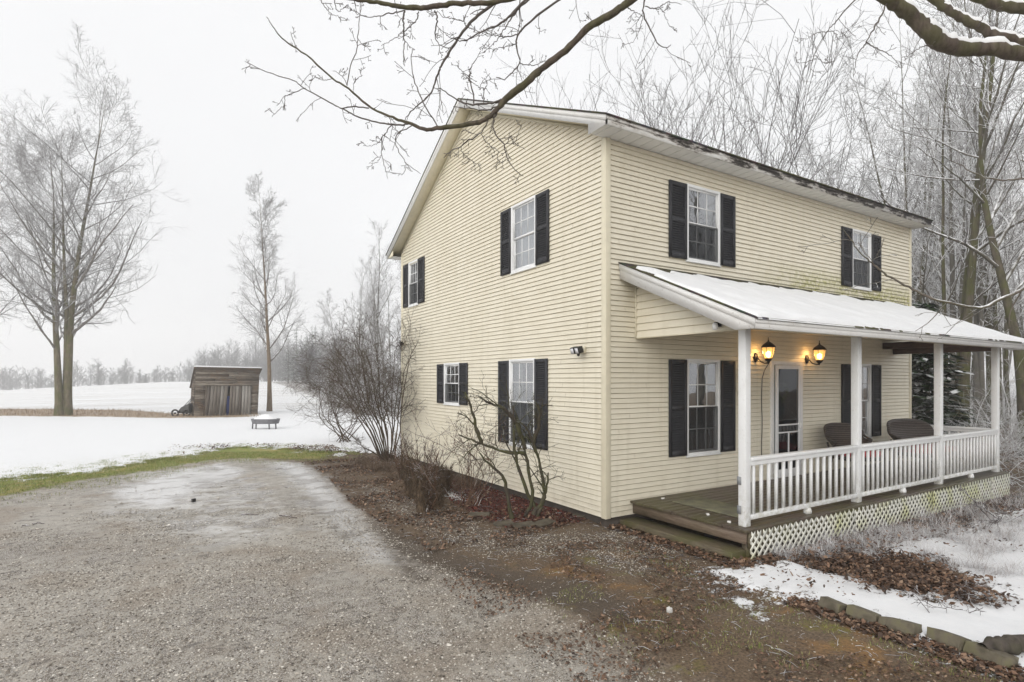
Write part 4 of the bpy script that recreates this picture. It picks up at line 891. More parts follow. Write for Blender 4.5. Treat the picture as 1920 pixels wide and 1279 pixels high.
TWT = m_bark('tan_twigs', (0.075, 0.042, 0.028), (0.17, 0.105, 0.068), 0.0, 0, th=(0.5, 1.2), blob=6.0)

def make_tree(kind, seed, H, stems=1, spread=0.35, r0=0.12, first=0.3, dens=1.0, bark=BK_FAR, twig=TW, tw_r=0.006, ang=(35, 60), up=0.05, lean=0.0, lv=4, limb=0.42, shape=0.6, leanv=None, wob=0.07):
    """local mesh data for trunk and crown, base at the origin"""
    RS = np.random.RandomState(seed); T = []; Rr = []
    for s_ in range(stems):
        n = 16; a = RS.rand() * 6.28 + s_ * 6.28 / max(stems, 1); off = 0.0 if stems == 1 else r0 * 0.72
        d = np.array([math.cos(a) * spread * (0.15 if stems == 1 else 0.35), math.sin(a) * spread * (0.15 if stems == 1 else 0.35), 1.0])
        if leanv is not None: d = d + np.array([leanv[0], leanv[1], 0])
        p = np.array([math.cos(a) * off, math.sin(a) * off, -0.25]); h = H * (1 if s_ == 0 else RS.uniform(0.72, 0.97)); P = [p]
        for k in range(n - 1):
            d = d + np.r_[RS.randn(2) * wob, 0]; d[:2] *= 0.985; q = d / np.linalg.norm(d); p = p + q * h / (n - 1); P.append(p)
        T.append(P); Rr.append(r0 * (1 if s_ == 0 else RS.uniform(.7, .95)) * np.linspace(1, 0.012, n) ** 1.15 * np.r_[1.35, 1.12, np.ones(n - 2)])
    T = np.array(T); Rr = np.array(Rr); mbt = MB(); mbt.tubes(T, Rr, 10)
    k1 = int(26 * dens); L1, r1 = grow(RS, T, Rr, k1, ang, limb, 8, 0.10, up, first, 0.97, 0.5, shape, 0.22, tw_r)
    mbl = MB(); mbl.tubes(L1, r1, 7); mbt2 = MB()
    L2, r2 = grow(RS, L1, r1, int(8 * dens), (25, 60), 0.48, 6, 0.13, up * 0.8, 0.15, 0.98, 0.55, 0.5, 0.35, tw_r); mbt2.tubes(L2, r2, 4)
    L3, r3 = grow(RS, L2, r2, 6, (25, 60), 0.50, 5, 0.16, up * 0.6, 0.1, 1.0, 0.6, 0.4, 0.5, tw_r * 0.75, minl=0.15); mbt2.tubes(L3, r3, 3)
    if lv >= 4:
        L4, r4 = grow(RS, L3, r3, 3, (25, 65), 0.55, 3, 0.2, 0.02, 0.2, 1.0, 0.7, 0.3, 0.7, tw_r * 0.6, minl=0.12); mbt2.tubes(L4, r4, 3)
    t = thing(kind, 'x', 'tree', (0, 0, 0)); mbt.build('trunk', bark, t, True, local=True); mbl.build('limbs', LIMB if lv == 3 and bark is BK_MOSS or twig is TWR else (twig if limb > .5 else LIMB2), t, True, local=True); mbt2.build('crown', twig, t, True, local=True)
    return t
def place(t, px, d, label, group=None, rz=None, sc=1.0, first=False, dz=0.0, xy=None):
    o = t if first else copy_tree(t)
    p = at(px, d) if xy is None else np.array([*xy, 0]); z = float(zg(p[0], p[1])) + dz
    o.location = (p[0], p[1], z); o.rotation_euler = (0, 0, rnd.random() * 6.28 if rz is None else rz); o.scale = (sc,) * 3 if np.isscalar(sc) else sc
    o['label'] = label; o['category'] = 'tree'
    if group: o['group'] = group
    elif 'group' in o: del o['group']
    return o
# the big three-stemmed tree and the slim one on the lawn
TWL = m_bark('lawn_tree_twigs', (0.12, 0.11, 0.106), (0.23, 0.215, 0.21), 0.12, 0, th=(0.05, 0.95), blob=3.0)
BK_OL = m_bark('bark_olive', (0.075, 0.062, 0.040), (0.20, 0.165, 0.11), 0.0, 0.6, th=(0.9, 1.3), scale=9, blob=2.0)
place(make_tree('bare_tree', 17, 20.5, 3, 0.02, 0.25, 0.25, 1.15, BK_OL, TWL, 0.009, (36, 66), 0.065, limb=0.29, shape=0.45, wob=0.018), 118, 34, 'big frosted tree with three mossy stems at the left field edge', first=True)
place(make_tree('bare_tree', 6, 15.8, 1, 0.03, 0.165, 0.22, 1.2, m_bark('bark_tan', (0.12, 0.085, 0.055), (0.24, 0.18, 0.125), 0.0, 0.1, th=(0.8, 1.3)), TWL, 0.009, (28, 52), 0.08, limb=0.21, shape=0.6, wob=0.012), 505, 38.5, 'slim bare tree with a tan trunk beside the old shed', first=True, rz=1.0)
place(make_tree('bare_tree', 31, 19, 1, 0.2, 0.26, 0.2, 1.0, BK_FAR, TWL, 0.010, (30, 60), 0.05, limb=.36), -110, 36, 'frosted tree mostly cut off by the left edge of the photo', first=True)
A_ = make_tree('bare_tree', 21, 14, 2, 0.10, 0.13, 0.22, 0.75, BK_FAR, TWR, 0.011, (22, 46), 0.08, limb=0.26, wob=0.02, lv=3)
B_ = make_tree('bare_tree', 22, 13, 1, 0.08, 0.11, 0.18, 0.8, BK_FAR, TWL, 0.009, (22, 50), 0.08, limb=0.28, wob=0.03)
C_ = make_tree('bare_tree', 23, 19, 2, 0.03, 0.165, 0.32, 0.75, BK_MOSS, TWR, 0.010, (25, 58), 0.06, limb=0.25, wob=0.022, lv=3)
D_ = make_tree('bare_tree', 24, 15, 3, 0.12, 0.13, 0.12, 0.75, BK_MOSS, TWR, 0.009, (30, 75), 0.03, limb=0.22, wob=0.04)
E_ = make_tree('bare_tree', 25, 17, 1, 0.05, 0.16, 0.25, 0.7, BK_MOSS, TWR, 0.009, (30, 65), 0.04, limb=0.24, shape=0.4, wob=0.035, lv=3, leanv=(0.11, 0.0))
F_ = make_tree('bare_tree', 26, 14.5, 1, 0.2, 0.13, 0.10, 0.62, BK_FAR, TWG, 0.011, (20, 40), 0.10, limb=0.78, shape=0.60, lv=3)
H_ = make_tree('bare_tree', 27, 16, 1, 0.1, 0.085, 0.22, 0.75, BK_MOSS, TWR, 0.009, (25, 60), 0.05, limb=0.22, wob=0.028, lv=3)
g1 = 'frosted trees clustered behind the house on the left'
for i, (t, px, d, sc) in enumerate([(B_, 637, 46, 0.72), (A_, 676, 44, 0.78), (A_, 714, 45, 1.08), (B_, 745, 42, 0.95), (H_, 735, 50, 0.85), (B_, 660, 52, 0.62), (A_, 700, 56, 1.0), (B_, 728, 38, 0.75), (D_, 690, 62, 0.8), (B_, 620, 60, .60)]):
    lab = {0: 'thin frosted tree standing leftmost in the cluster left of the house', 2: 'tallest twin stemmed frosted tree just left of the house gable'}.get(i, 'slender frosted tree in the dense cluster left of the house')
    place(t, px, d, lab, None if i in (0, 2) else g1, sc=sc, first=(i in (0, 1, 4, 8)))
# trees showing above the roof
g2 = 'bare trees rising behind the roof of the house'
for i, (t, px, d, sc, rz) in enumerate([(F_, 1155, 27, 0.92, 2.0), (F_, 1195, 31, 1.15, 0.3), (F_, 1300, 26, 1.12, 1.1), (F_, 1255, 33, 1.2, 4.0), (F_, 1390, 28, 1.12, 5.1), (F_, 1130, 36, 1.0, 3.0), (F_, 1440, 34, 1.2, 2.6), (F_, 1540, 28, 1.15, 0.8)]):
    place(t, px, d, {2: 'wide fan shaped bare tree rising behind the middle of the roof', 0: 'slim forked bare tree behind the roof near the eave corner'}.get(i, 'bare tree rising among others behind the house roof'), None if i in (0, 2) else g2, rz=rz, sc=sc, first=(i == 0))
# the woods on the right
g3 = 'frosted trees of the woods right of the house'
big = [(D_, 1690, 27, 1.22, 0.4, 'many stemmed vine hung tree behind the right end of the roof'), (H_, 1772, 19, 1.0, 2.2, 'slim dark tree just right of the far house corner'),
       (C_, 1797, 18.0, 1.0, 0.9, 'thick mossy forked trunk between the last two porch posts'), (A_, 1838, 22, 1.25, 3.0, 'twin dark trunk behind the rightmost porch post'),
       (E_, 1925, 16.5, 1.0, None, 'mossy trunk leaning left at the right edge of the photo'), (C_, 1868, 25, 1.0, 4.4, 'straight snow flecked tree deep behind the leaning trunk'),
       (D_, 1590, 31, 1.15, 1.9, 'bushy frosted tree behind the roof above the far upper window'), (H_, 1722, 22, 1.1, 1.0, 'thin pale tree beside the vine hung tree')]
for i, (t, px, d, sc, rz, lab) in enumerate(big): place(t, px, d, lab, None, rz=(math.atan2(-RT[1], -RT[0]) if rz is None else rz), sc=sc, first=(t in (E_,) or (t is C_ and i == 2)))
rw = random.Random(12)
spots = []
for k in range(50):
    px = rw.uniform(1500, 2050); d = rw.uniform(20, 58)
    if px > 1880 and d < 24: d += 12
    spots.append((rw.choice([A_, B_, H_, C_, H_, H_, B_]), px, d, rw.uniform(0.85, 1.25)))
for t, px, d, sc in spots: place(t, px, d, 'unseen frosted bare tree added for the window reflections', g3, sc=sc)
# woods carry on behind the house; unseen trees added front right for window reflections
at_tree = A_
for k in range(4): place(at_tree, 0, 0, 'unseen frosted bare tree added for the window reflections', g3, sc=1.0, xy=[(15, -11), (19, -15), (24, -13), (13, -17)][k])
for k in range(12): place(rw.choice([A_, B_, F_]), rw.uniform(1040, 1500), rw.uniform(38, 60), 'bare tree rising among others behind the house roof', g2, sc=rw.uniform(0.75, 1.0))
# small undergrowth of the woods: one mass nobody could count
def brush(name, pts, n_each, h, r, mat, seed, lab, cat, spread=0.5, lv=1, stuff=True):
    RS = np.random.RandomState(seed); B = len(pts) * n_each; base = np.repeat(np.array(pts, float), n_each, 0)
    base[:, :2] += RS.randn(B, 2) * 0.22; base[:, 2] = zg(base[:, 0], base[:, 1]) - 0.03
    d = np.stack([RS.randn(B) * spread, RS.randn(B) * spread, np.ones(B)], 1); d /= np.linalg.norm(d, axis=1, keepdims=True); l = h * (0.5 + RS.rand(B)); P = [base]; p = base
    for s_ in range(5):
        d = d + RS.randn(B, 3) * 0.13; d /= np.linalg.norm(d, axis=1, keepdims=True); p = p + d * (l / 5)[:, None]; P.append(p)
    P = np.stack(P, 1); rr = r * np.linspace(1, 0.4, 6)[None] * (0.6 + 0.8 * RS.rand(B, 1)); mb = MB(); mb.tubes(P, rr, 4)
    L2, r2 = grow(RS, P, rr, 7, (25, 65), 0.42, 4, 0.18, 0.02, 0.25, 1.0, 0.6, 0.3, 0.5, r * 0.35); mb.tubes(L2, r2, 3)
    if lv > 1: L3, r3 = grow(RS, L2, r2, 4, (25, 65), 0.5, 3, 0.2, 0.0, 0.2, 1.0, 0.7, 0.3, 0.6, r * 0.25); mb.tubes(L3, r3, 3)
    o = mb.build(name, mat, None, True)
    if stuff: tag(o, lab, cat, kind='stuff')
    else: tag(o, lab, cat)
    return o
RS0 = np.random.RandomState(4)
pts = [at(RS0.uniform(1640, 2100), RS0.uniform(15, 45)) for k in range(150)]
pts = [p for p in pts if not (p[0] < 9.9 and p[1] > -2.4) and p[0] > 9 and np.hypot(p[0] - 13.2, p[1] - .6) > 2.2]
brush('undergrowth', pts, 3, 1.9, 0.010, TWR, 6, 'frosted undergrowth filling the woods floor', 'undergrowth', 0.45, 2)
pts = [at(RS0.uniform(560, 760), RS0.uniform(30, 60)) for k in range(110)]; pts = [p for p in pts if p[1] > 9.5 and (p[0] > 5.8 + (p[1] - 38) * .12)]
brush('undergrowth', pts, 4, 2.6, 0.014, TWR, 7, 'frosted brush along the field edge left of the house', 'undergrowth', 0.4, 2)

# conifers
def conifer(kind, H, Rb, seed, mat, n=60, dens=9, snow=True):
    RS = np.random.RandomState(seed); t = thing(kind, 'x', 'tree', (0, 0, 0)); mb = MB()
    mb.tubes(np.array([(0, 0, -.2), (0, 0, H * .5), (0, 0, H)]), np.array([H * .013, H * .008, .01]), 7); mb.build('trunk', BK_FAR, t, True, local=True)
    mb = MB(); V = []; F = []
    for k in range(n):
        z = H * (0.03 + 0.95 * (k + RS.rand()) / n); Rr_ = Rb * (1 - z / H) ** 0.8 + 0.08
        for j in range(dens):
            a = RS.rand() * 6.28; rr = Rr_ * RS.uniform(0.35, 1.05); dr = np.array([math.cos(a), math.sin(a), 0]); sd = np.array([-dr[1], dr[0], 0])
            w_ = RS.uniform(0.10, 0.22) * (0.4 + Rr_); l0 = rr * 0.35
            for q in range(5):
                b = dr * (l0 + (rr - l0) * q / 5) + np.array([0, 0, z - 0.10 * rr * q / 5]); e_ = dr * RS.uniform(.12, .3) * (rr + .3) + sd * RS.randn() * w_ + np.array([0, 0, -RS.uniform(0.02, .14)])
                w2 = np.cross(e_, (0, 0, 1)); w2 = w2 / (np.linalg.norm(w2) + 1e-6) * np.linalg.norm(e_) * 0.22
                o = len(V); V += [b, b + e_ * .5 + w2, b + e_, b + e_ * .5 - w2]; F.append((o, o + 1, o + 2, o + 3))
    mb.add(np.array(V), F, np.repeat(RS.rand(len(F)), 4)); mb.build('foliage', mat, t, False, local=True); return t
def m_needles(a, b, sn):
    m = M('snowy_needles', 0.7, 0.2); c = m.mix(m.attr('rnd'), a, b); g = m.n('NewGeometry')
    n = m.noise(3.5, 4, world=False); f = m.rng(m.math('ADD', n, m.math('MULTIPLY', m.attr('rnd'), 0.25)), 0.62 - sn, 0.74 - sn)
    m.base(m.mix(m.math('MULTIPLY', f, 0.9), c, SNOW)); return m.m
MND = m_needles((0.012, 0.028, 0.012), (0.04, 0.07, 0.025), -0.04); MND2 = m_needles((0.05, 0.075, 0.05), (0.10, 0.13, 0.08), 0.0)
ev = conifer('evergreen_tree', 4.4, 1.05, 3, MND, 70, 12)
place(ev, 1740, 15.2, 'dark snow dusted evergreen behind the far porch corner', first=True, sc=(1.35, 1.35, 1.0))
place(ev, 1718, 20, 'small evergreen tip peeking over the porch roof by the house corner', sc=(1, 1, 1.15))
cf = conifer('evergreen_tree', 13, 2.6, 8, MND2, 46, 9)
for i, (px, d, s_) in enumerate([(540, 120, 0.9), (556, 128, 1.0), (574, 118, 0.85), (592, 125, 1.0), (604, 110, 0.9), (585, 140, 1.1)]):
    place(cf, px, d, 'misty evergreen in the row at the back of the field', 'misty evergreens far behind the shed', sc=s_, first=(i == 0))

# far treelines fading into the fog: reads as one mass
def treeline(name, pts, seed, lab, mat, hr=(7, 11)):
    RS = np.random.RandomState(seed); mb = MB(); pts = np.array(pts); B = len(pts); h = RS.uniform(*hr, B) * pts[:, 2]
    base = np.stack([pts[:, 0], pts[:, 1], zg(pts[:, 0], pts[:, 1]) - 0.5], 1); P = np.stack([base + np.array([0, 0, 1]) * (h * t)[:, None] + np.r_[RS.randn(2) * .15 * t, 0] for t in np.linspace(0, 1, 6)], 1)
    rr = (h * 0.012)[:, None] * np.linspace(1, 0.15, 6)[None]; mb.tubes(P, rr, 4)
    L1, r1 = grow(RS, P, rr, 14, (25, 60), 0.45, 5, 0.12, 0.06, 0.08, 0.98, 0.6, 0.6, 0.4, 0.035); mb.tubes(L1, r1, 3)
    L2, r2 = grow(RS, L1, r1, 7, (25, 60), 0.5, 3, 0.18, 0.04, 0.1, 1.0, 0.7, 0.4, 0.6, 0.028); mb.tubes(L2, r2, 3)
    o = mb.build(name, mat, None, True); tag(o, lab, 'treeline', kind='stuff'); return o
MFT = m_simple('far_twigs', (0.075, 0.07, 0.07), 0.9, 0.15, 0.4)
RS1 = np.random.RandomState(9); L = []
for k in range(270):
    px = RS1.uniform(-260, 640); d = RS1.uniform(168, 215); L.append((*at(px, d)[:2], np.interp(px, [-260, 0, 60, 95, 140, 240, 270, 300, 330, 380, 470, 640], [1, 1, 1.05, 0.75, 1.0, 0.95, .55, 0.8, 0.7, 1.1, 1.25, 1.2])))
treeline('distant_treeline', L, 1, 'grey treeline fading into fog along the back of the field', MFT, (5.0, 9.0))
L = []
for k in range(170):
    px = RS1.uniform(350, 720); d = RS1.uniform(215, 270); L.append((*at(px, d)[:2], np.interp(px, [350, 400, 470, 640], [0.7, 1.2, 1.4, 1.3])))
treeline('distant_treeline', L, 2, 'faint misty wooded rise behind the old shed', MFT, (10, 15))
L = []
for k in range(90):
    yy = RS1.uniform(60, 165); xx = 5.6 + (yy - 38) * 0.13 + abs(RS1.randn()) * 9 + 1.5; L.append((xx, yy, 0.6 + 0.5 * RS1.rand()))
treeline('woodland_edge', L, 3, 'grey woodland edge running along the right side of the field', MFT, (5, 11))

# ------------------------------------------------------------------ the maple whose limbs hang over the yard
def px3(L): return np.array([at(a, d, py=b) for a, b, d in L])
MAP = thing('maple_tree', 'big maple reaching snowy mossy limbs over the yard from the right', 'tree', (*at(2277, 6.0)[:2], -0.2))
MAPB = m_bark('maple_bark', (0.050, 0.038, 0.031), (0.14, 0.112, 0.088), 0.0, 0.42, th=(0.85, 1.5), scale=20, blob=4.5)
MAPT = m_bark('maple_twig_bark', (0.075, 0.062, 0.055), (0.15, 0.13, 0.12), 0.0, 0.1, th=(0.75, 1.5), blob=6)
RM = np.random.RandomState(2)
def limb(name, L, r, n=40, jit=0.006, sides=10, mat=MAPB, twigs=0, parent=None, tl=0.3, cap=False, taper=None, bl=0.5, wig=0.0):
    P = polyline(px3(L), n, RM, jit); rr = np.interp(np.linspace(0, 1, n), np.linspace(0, 1, len(r)), r) * (1 + 0.10 * RM.randn(n).cumsum() / 8 + 0.05 * RM.randn(n))
    rr = np.clip(rr * 0.84, 0.0022, None); mb = MB(); mb.tubes(P, rr, sides)
    if twigs:
        a = 0
        L1, r1 = grow(RM, P[None], rr[None], max(2, int(twigs * 0.75)), (35, 75), tl, 8, 0.13, -0.012, 0.04, 0.99, 0.40, 0.3, 0.5, 0.0028, maxl=bl)
        r1 = np.clip(r1, 0.0025, 0.006); mb.tubes(L1, r1, 5)
        L2, r2 = grow(RM, L1, r1, 2, (35, 70), 0.42, 5, 0.16, 0.01, 0.25, 1.0, 0.7, 0.3, 0.6, 0.0022, maxl=0.18); mb.tubes(L2, np.clip(r2, .0022, .004), 4)
        L3, r3 = grow(RM, L2, r2, 1, (35, 70), 0.35, 3, 0.15, 0.01, 0.4, 1.0, 0.8, 0.3, 0.8, 0.0020, maxl=0.06, minl=0.015); mb.tubes(L3, np.clip(r3, .0022, .0035), 4)
        tips = np.concatenate([L2[:, -1], L3[:, -1], L1[:, -1]]); dd = np.concatenate([L2[:, -1] - L2[:, -2], L3[:, -1] - L3[:, -2], L1[:, -1] - L1[:, -2]]); dd /= np.linalg.norm(dd, axis=1, keepdims=True)
        bud = np.stack([tips, tips + dd * .006, tips + dd * .013], 1); mb.tubes(bud, np.tile([.0022, .0038, .0015], (len(bud), 1)), 5)
    o = mb.build(name, mat, parent or MAP, True)
    if cap:
        i0, i1 = cap; q = P[i0:i1].copy(); k = len(q); w_ = rr[i0:i1]; h = w_ * (0.72 + 0.25 * RM.rand(k)); fade = np.clip(np.minimum(np.arange(k), np.arange(k)[::-1]) / 3, 0.02, 1)
        q[:, 2] += w_ * 0.80; mb = MB(); mb.tubes(q, h * fade + .001, 9); mb.build('snow', MSN, o, True)
    return o
limb('trunk', [(2277, 1130, 6), (2285, 800, 6), (2270, 500, 6), (2280, 150, 6.05), (2260, -100, 6.1), (2230, -700, 6.2)], [.36, .30, .28, .26, .2, .08], 30, 0.01, 16)
# heavy limbs, upper right
limb('limb', [(2280, 60, 6.0), (2100, 110, 6.0), (1920, 103, 6.0), (1867, 91, 6.0), (1817, 93, 6.0), (1776, 86, 5.95), (1746, 66, 5.9), (1722, 40, 5.9), (1690, 15, 5.85), (1660, -6, 5.8), (1560, -60, 5.7), (1400, -150, 5.5)], [.13, .10, .078, .075, .078, .085, .082, .075, .068, .06, .045, .02], 60, 0.006, 14, cap=(10, 46))
limb('limb', [(2150, 108, 6.0), (1990, 100, 6.05), (1920, 80, 6.1), (1867, 66, 6.15), (1821, 42, 6.2), (1776, 18, 6.25), (1745, -6, 6.3), (1640, -90, 6.3)], [.09, .075, .062, .060, .058, .055, .05, .03], 44, 0.006, 12, cap=(8, 36))
limb('limb', [(2260, -60, 6.1), (2050, 20, 6.3), (1920, 16, 6.5), (1834, -4, 6.6), (1700, -80, 6.6)], [.11, .08, .07, .06, .03], 30, 0.006, 12, cap=(4, 26))
# the long branch crossing in front of the gable
limb('branch', [(2270, -120, 6.1), (1900, -330, 5.6), (1500, -240, 5.2), (1290, -75, 5.0), (1184, 0, 5.0), (1152, 23, 5.0), (1104, 52, 5.0), (1063, 92, 5.05), (1017, 128, 5.1), (985, 157, 5.1), (953, 182, 5.2), (935, 202, 5.2), (916, 221, 5.2), (887, 231, 5.25), (822, 240, 5.3), (799, 243, 5.3), (762, 229, 5.4), (735, 220, 5.4), (695, 202, 5.5), (652, 165, 5.5), (623, 147, 5.6), (573, 102, 5.6), (533, 76, 5.7), (514, 53, 5.7), (500, 32, 5.8)],
     [.10, .075, .055, .042, .036, .035, .036, .033, .032, .040, .036, .026, .025, .024, .021, .019, .016, .012, .011, .0095, .009, .008, .007, .005, .0035], 120, 0.003, 10)
limb('branch', [(767, 232, 5.4), (745, 234, 5.4), (706, 229, 5.5), (671, 219, 5.5), (647, 206, 5.5), (623, 195, 5.55), (573, 167, 5.6), (549, 151, 5.6), (496, 133, 5.7), (459, 115, 5.8)], [.010, .010, .009, .0085, .008, .0075, .0065, .006, .005, .0035], 50, 0.002, 7, MAPT, 14, tl=0.12, bl=.42)
limb('branch', [(692, 203, 5.5), (663, 200, 5.5), (640, 204, 5.5)], [.007, .007, .006], 12, 0.002, 6, MAPT)
for L, r in [([(772, 236, 5.4), (746, 250, 5.4), (743, 271, 5.4), (759, 303, 5.4), (788, 326, 5.4)], .006), ([(735, 231, 5.4), (724, 247, 5.4), (715, 263, 5.4), (716, 290, 5.4), (722, 313, 5.4), (727, 335, 5.4)], .006),
             ([(715, 263, 5.4), (700, 272, 5.4), (681, 274, 5.4)], .0035), ([(716, 290, 5.4), (708, 303, 5.4), (692, 307, 5.4)], .003),
             ([(932, 212, 5.2), (924, 230, 5.2), (929, 254, 5.15), (945, 269, 5.1), (949, 290, 5.1), (963, 316, 5.1), (981, 330, 5.1)], .0085), ([(945, 270, 5.1), (962, 270, 5.1), (985, 280, 5.1)], .004), ([(962, 270, 5.1), (970, 258, 5.1), (974, 243, 5.1)], .0035),
             ([(916, 222, 5.2), (903, 248, 5.2), (877, 264, 5.2), (862, 275, 5.2), (848, 282, 5.2), (832, 296, 5.2)], .008), ([(903, 252, 5.2), (915, 270, 5.2), (928, 279, 5.15), (937, 286, 5.1)], .005),
             ([(864, 276, 5.2), (868, 288, 5.2), (882, 300, 5.2), (895, 308, 5.2), (901, 316, 5.2)], .0045), ([(949, 292, 5.1), (946, 302, 5.1), (934, 305, 5.1)], .0028),
             ([(940, 186, 5.2), (925, 193, 5.2), (905, 194, 5.2), (887, 196, 5.25), (868, 192, 5.3), (856, 187, 5.3), (835, 172, 5.3), (822, 166, 5.3)], .010), ([(938, 190, 5.2), (926, 203, 5.2), (905, 206, 5.2), (880, 203, 5.2), (850, 200, 5.2)], .008),
             ([(889, 196, 5.25), (886, 170, 5.25), (880, 144, 5.3), (884, 125, 5.3), (893, 110, 5.3)], .007), ([(880, 144, 5.3), (868, 136, 5.3), (858, 124, 5.3)], .0045), ([(907, 193, 5.2), (909, 168, 5.2), (913, 158, 5.2), (911, 143, 5.2)], .005), ([(909, 168, 5.2), (897, 163, 5.2), (889, 158, 5.2)], .0035),
             ([(822, 240, 5.3), (800, 205, 5.3), (786, 175, 5.3), (775, 145, 5.35), (771, 118, 5.4), (773, 92, 5.4)], .007), ([(650, 160, 5.5), (658, 122, 5.5), (668, 97, 5.5), (671, 72, 5.5), (674, 40, 5.45), (678, -8, 5.4)], .006), ([(671, 72, 5.5), (680, 84, 5.5), (695, 87, 5.5)], .0035),
             ([(652, 160, 5.5), (643, 146, 5.5), (633, 136, 5.5), (624, 133, 5.5)], .004), ([(622, 148, 5.55), (604, 150, 5.55), (588, 142, 5.6)], .004), ([(573, 165, 5.6), (545, 176, 5.6), (534, 183, 5.6), (533, 197, 5.6), (523, 207, 5.6), (510, 219, 5.6)], .0045),
             ([(555, 88, 5.6), (548, 72, 5.65), (545, 60, 5.65)], .004), ([(663, 175, 5.5), (664, 157, 5.5), (670, 147, 5.5), (680, 142, 5.5)], .0035)]:
    limb('twig', [(a, b, d) for a, b, d in L], [r, r * .85, r * .5], 22, 0.004, 6, MAPT, 6 if r > .004 else 3, tl=0.22, bl=.22)
# upper branches
limb('branch', [(2260, -90, 6.1), (1850, -420, 5.8), (1350, -330, 5.5), (1080, -60, 5.3), (957, -6, 5.3), (930, 5, 5.3), (893, 32, 5.3), (873, 53, 5.3), (850, 87, 5.3), (832, 115, 5.3), (823, 133, 5.3), (815, 154, 5.3), (809, 173, 5.3), (788, 194, 5.3), (770, 210, 5.3), (759, 226, 5.3)], [.09, .07, .05, .03, .024, .020, .017, .015, .014, .012, .011, .010, .009, .008, .006, .004], 80, 0.003, 9, MAPT, 16, tl=0.05, bl=.4)
limb('branch', [(1350, -330, 5.5), (1150, -120, 5.0), (1000, -20, 4.8), (930, 3, 4.8), (860, 6, 4.8), (822, 11, 4.8), (786, 15, 4.8), (746, 12, 4.8), (706, 4, 4.8), (663, -1, 4.8), (600, -14, 4.9)], [.05, .04, .03, .024, .026, .027, .026, .024, .02, .016, .01], 60, 0.003, 9, MAPB, 0)
for L, r, k in [([(759, 20, 4.8), (756, 40, 4.8), (757, 61, 4.85), (758, 90, 4.9), (756, 117, 4.9)], .009, 7), ([(815, 20, 4.8), (820, 34, 4.8), (818, 50, 4.85), (818, 74, 4.9), (836, 89, 4.9), (850, 86, 4.95)], .008, 7), ([(785, 22, 4.8), (780, 38, 4.85), (757, 60, 4.9), (735, 75, 4.9), (715, 86, 4.9)], .006, 5),
                ([(760, 20, 4.8), (728, 26, 4.8), (700, 32, 4.85), (675, 27, 4.9), (655, 16, 4.9)], .006, 6), ([(625, -6, 4.9), (633, 20, 4.9), (650, 12, 4.9)], .005, 3), ([(598, -5, 4.9), (607, 10, 4.9), (620, 25, 4.9), (632, 30, 4.9), (655, 38, 4.9)], .005, 5),
                ([(1300, -150, 5.3), (1120, -40, 5.2), (1051, -2, 5.2), (999, 37, 5.2), (971, 66, 5.2), (970, 98, 5.2), (975, 118, 5.2), (963, 133, 5.2), (946, 148, 5.2), (930, 145, 5.2)], .012, 8), ([(975, 118, 5.2), (995, 123, 5.2), (1012, 119, 5.2), (1018, 102, 5.2)], .005, 3),
                ([(1120, -110, 5.2), (992, -2, 5.1), (962, 29, 5.1), (945, 55, 5.1), (925, 85, 5.1)], .012, 4), ([(1080, -90, 5.0), (987, -2, 5.0), (944, 41, 5.0), (900, 61, 5.0), (868, 77, 5.0), (850, 70, 5.0)], .011, 8), ([(971, 66, 5.2), (945, 69, 5.2), (920, 66, 5.2), (888, 66, 5.2)], .006, 6), ([(970, 80, 5.2), (950, 88, 5.2), (928, 92, 5.2), (920, 110, 5.2)], .0055, 4),
                ([(875, 50, 5.3), (869, 38, 5.3), (876, 22, 5.3), (885, 5, 5.3)], .006, 3), ([(869, 40, 5.3), (850, 35, 5.3), (832, 32, 5.3), (820, 20, 5.3)], .005, 4), ([(878, 52, 5.3), (893, 58, 5.3), (905, 62, 5.3)], .005, 2),
                ([(1400, -160, 5.5), (1230, -60, 5.4), (1210, -4, 5.4), (1208, 30, 5.4), (1222, 60, 5.4), (1234, 83, 5.4), (1250, 90, 5.4), (1258, 84, 5.4)], .010, 6), ([(1210, 12, 5.4), (1232, 15, 5.4), (1252, 4, 5.4), (1278, 8, 5.4)], .006, 3), ([(1238, 14, 5.4), (1247, 30, 5.4), (1256, 50, 5.4)], .004, 2), ([(1175, 15, 5.0), (1190, 22, 5.2), (1206, 30, 5.4)], .005, 1), ([(1206, 30, 5.4), (1200, 52, 5.4), (1187, 78, 5.4), (1166, 83, 5.4)], .0045, 3), ([(1108, 50, 5.0), (1108, 38, 5.0), (1096, 24, 5.0)], .004, 2),
                ([(1735, -110, 5.9), (1607, -3, 5.8), (1570, 38, 5.8), (1552, 59, 5.8), (1529, 98, 5.8), (1512, 158, 5.8)], .009, 3), ([(1552, 59, 5.8), (1530, 62, 5.8), (1512, 72, 5.8), (1490, 70, 5.8)], .0045, 2), ([(1529, 104, 5.8), (1545, 118, 5.8), (1563, 115, 5.8)], .004, 2), ([(1529, 110, 5.8), (1505, 118, 5.8), (1493, 116, 5.8)], .004, 2), ([(1552, 60, 5.8), (1570, 58, 5.8), (1585, 66, 5.8)], .004, 2),
                ([(1665, 2, 5.8), (1645, 42, 5.8), (1624, 79, 5.8), (1607, 105, 5.8), (1601, 141, 5.8)], .010, 3), ([(1624, 79, 5.8), (1645, 92, 5.8), (1670, 104, 5.8), (1690, 128, 5.8)], .007, 5), ([(1746, 82, 5.9), (1720, 92, 5.9), (1700, 108, 5.9)], .006, 4), ([(1834, 50, 6.1), (1850, 25, 6.1), (1880, 12, 6.2)], .006, 3), ([(1800, 100, 6), (1850, 130, 6), (1880, 122, 6)], .004, 3)]:
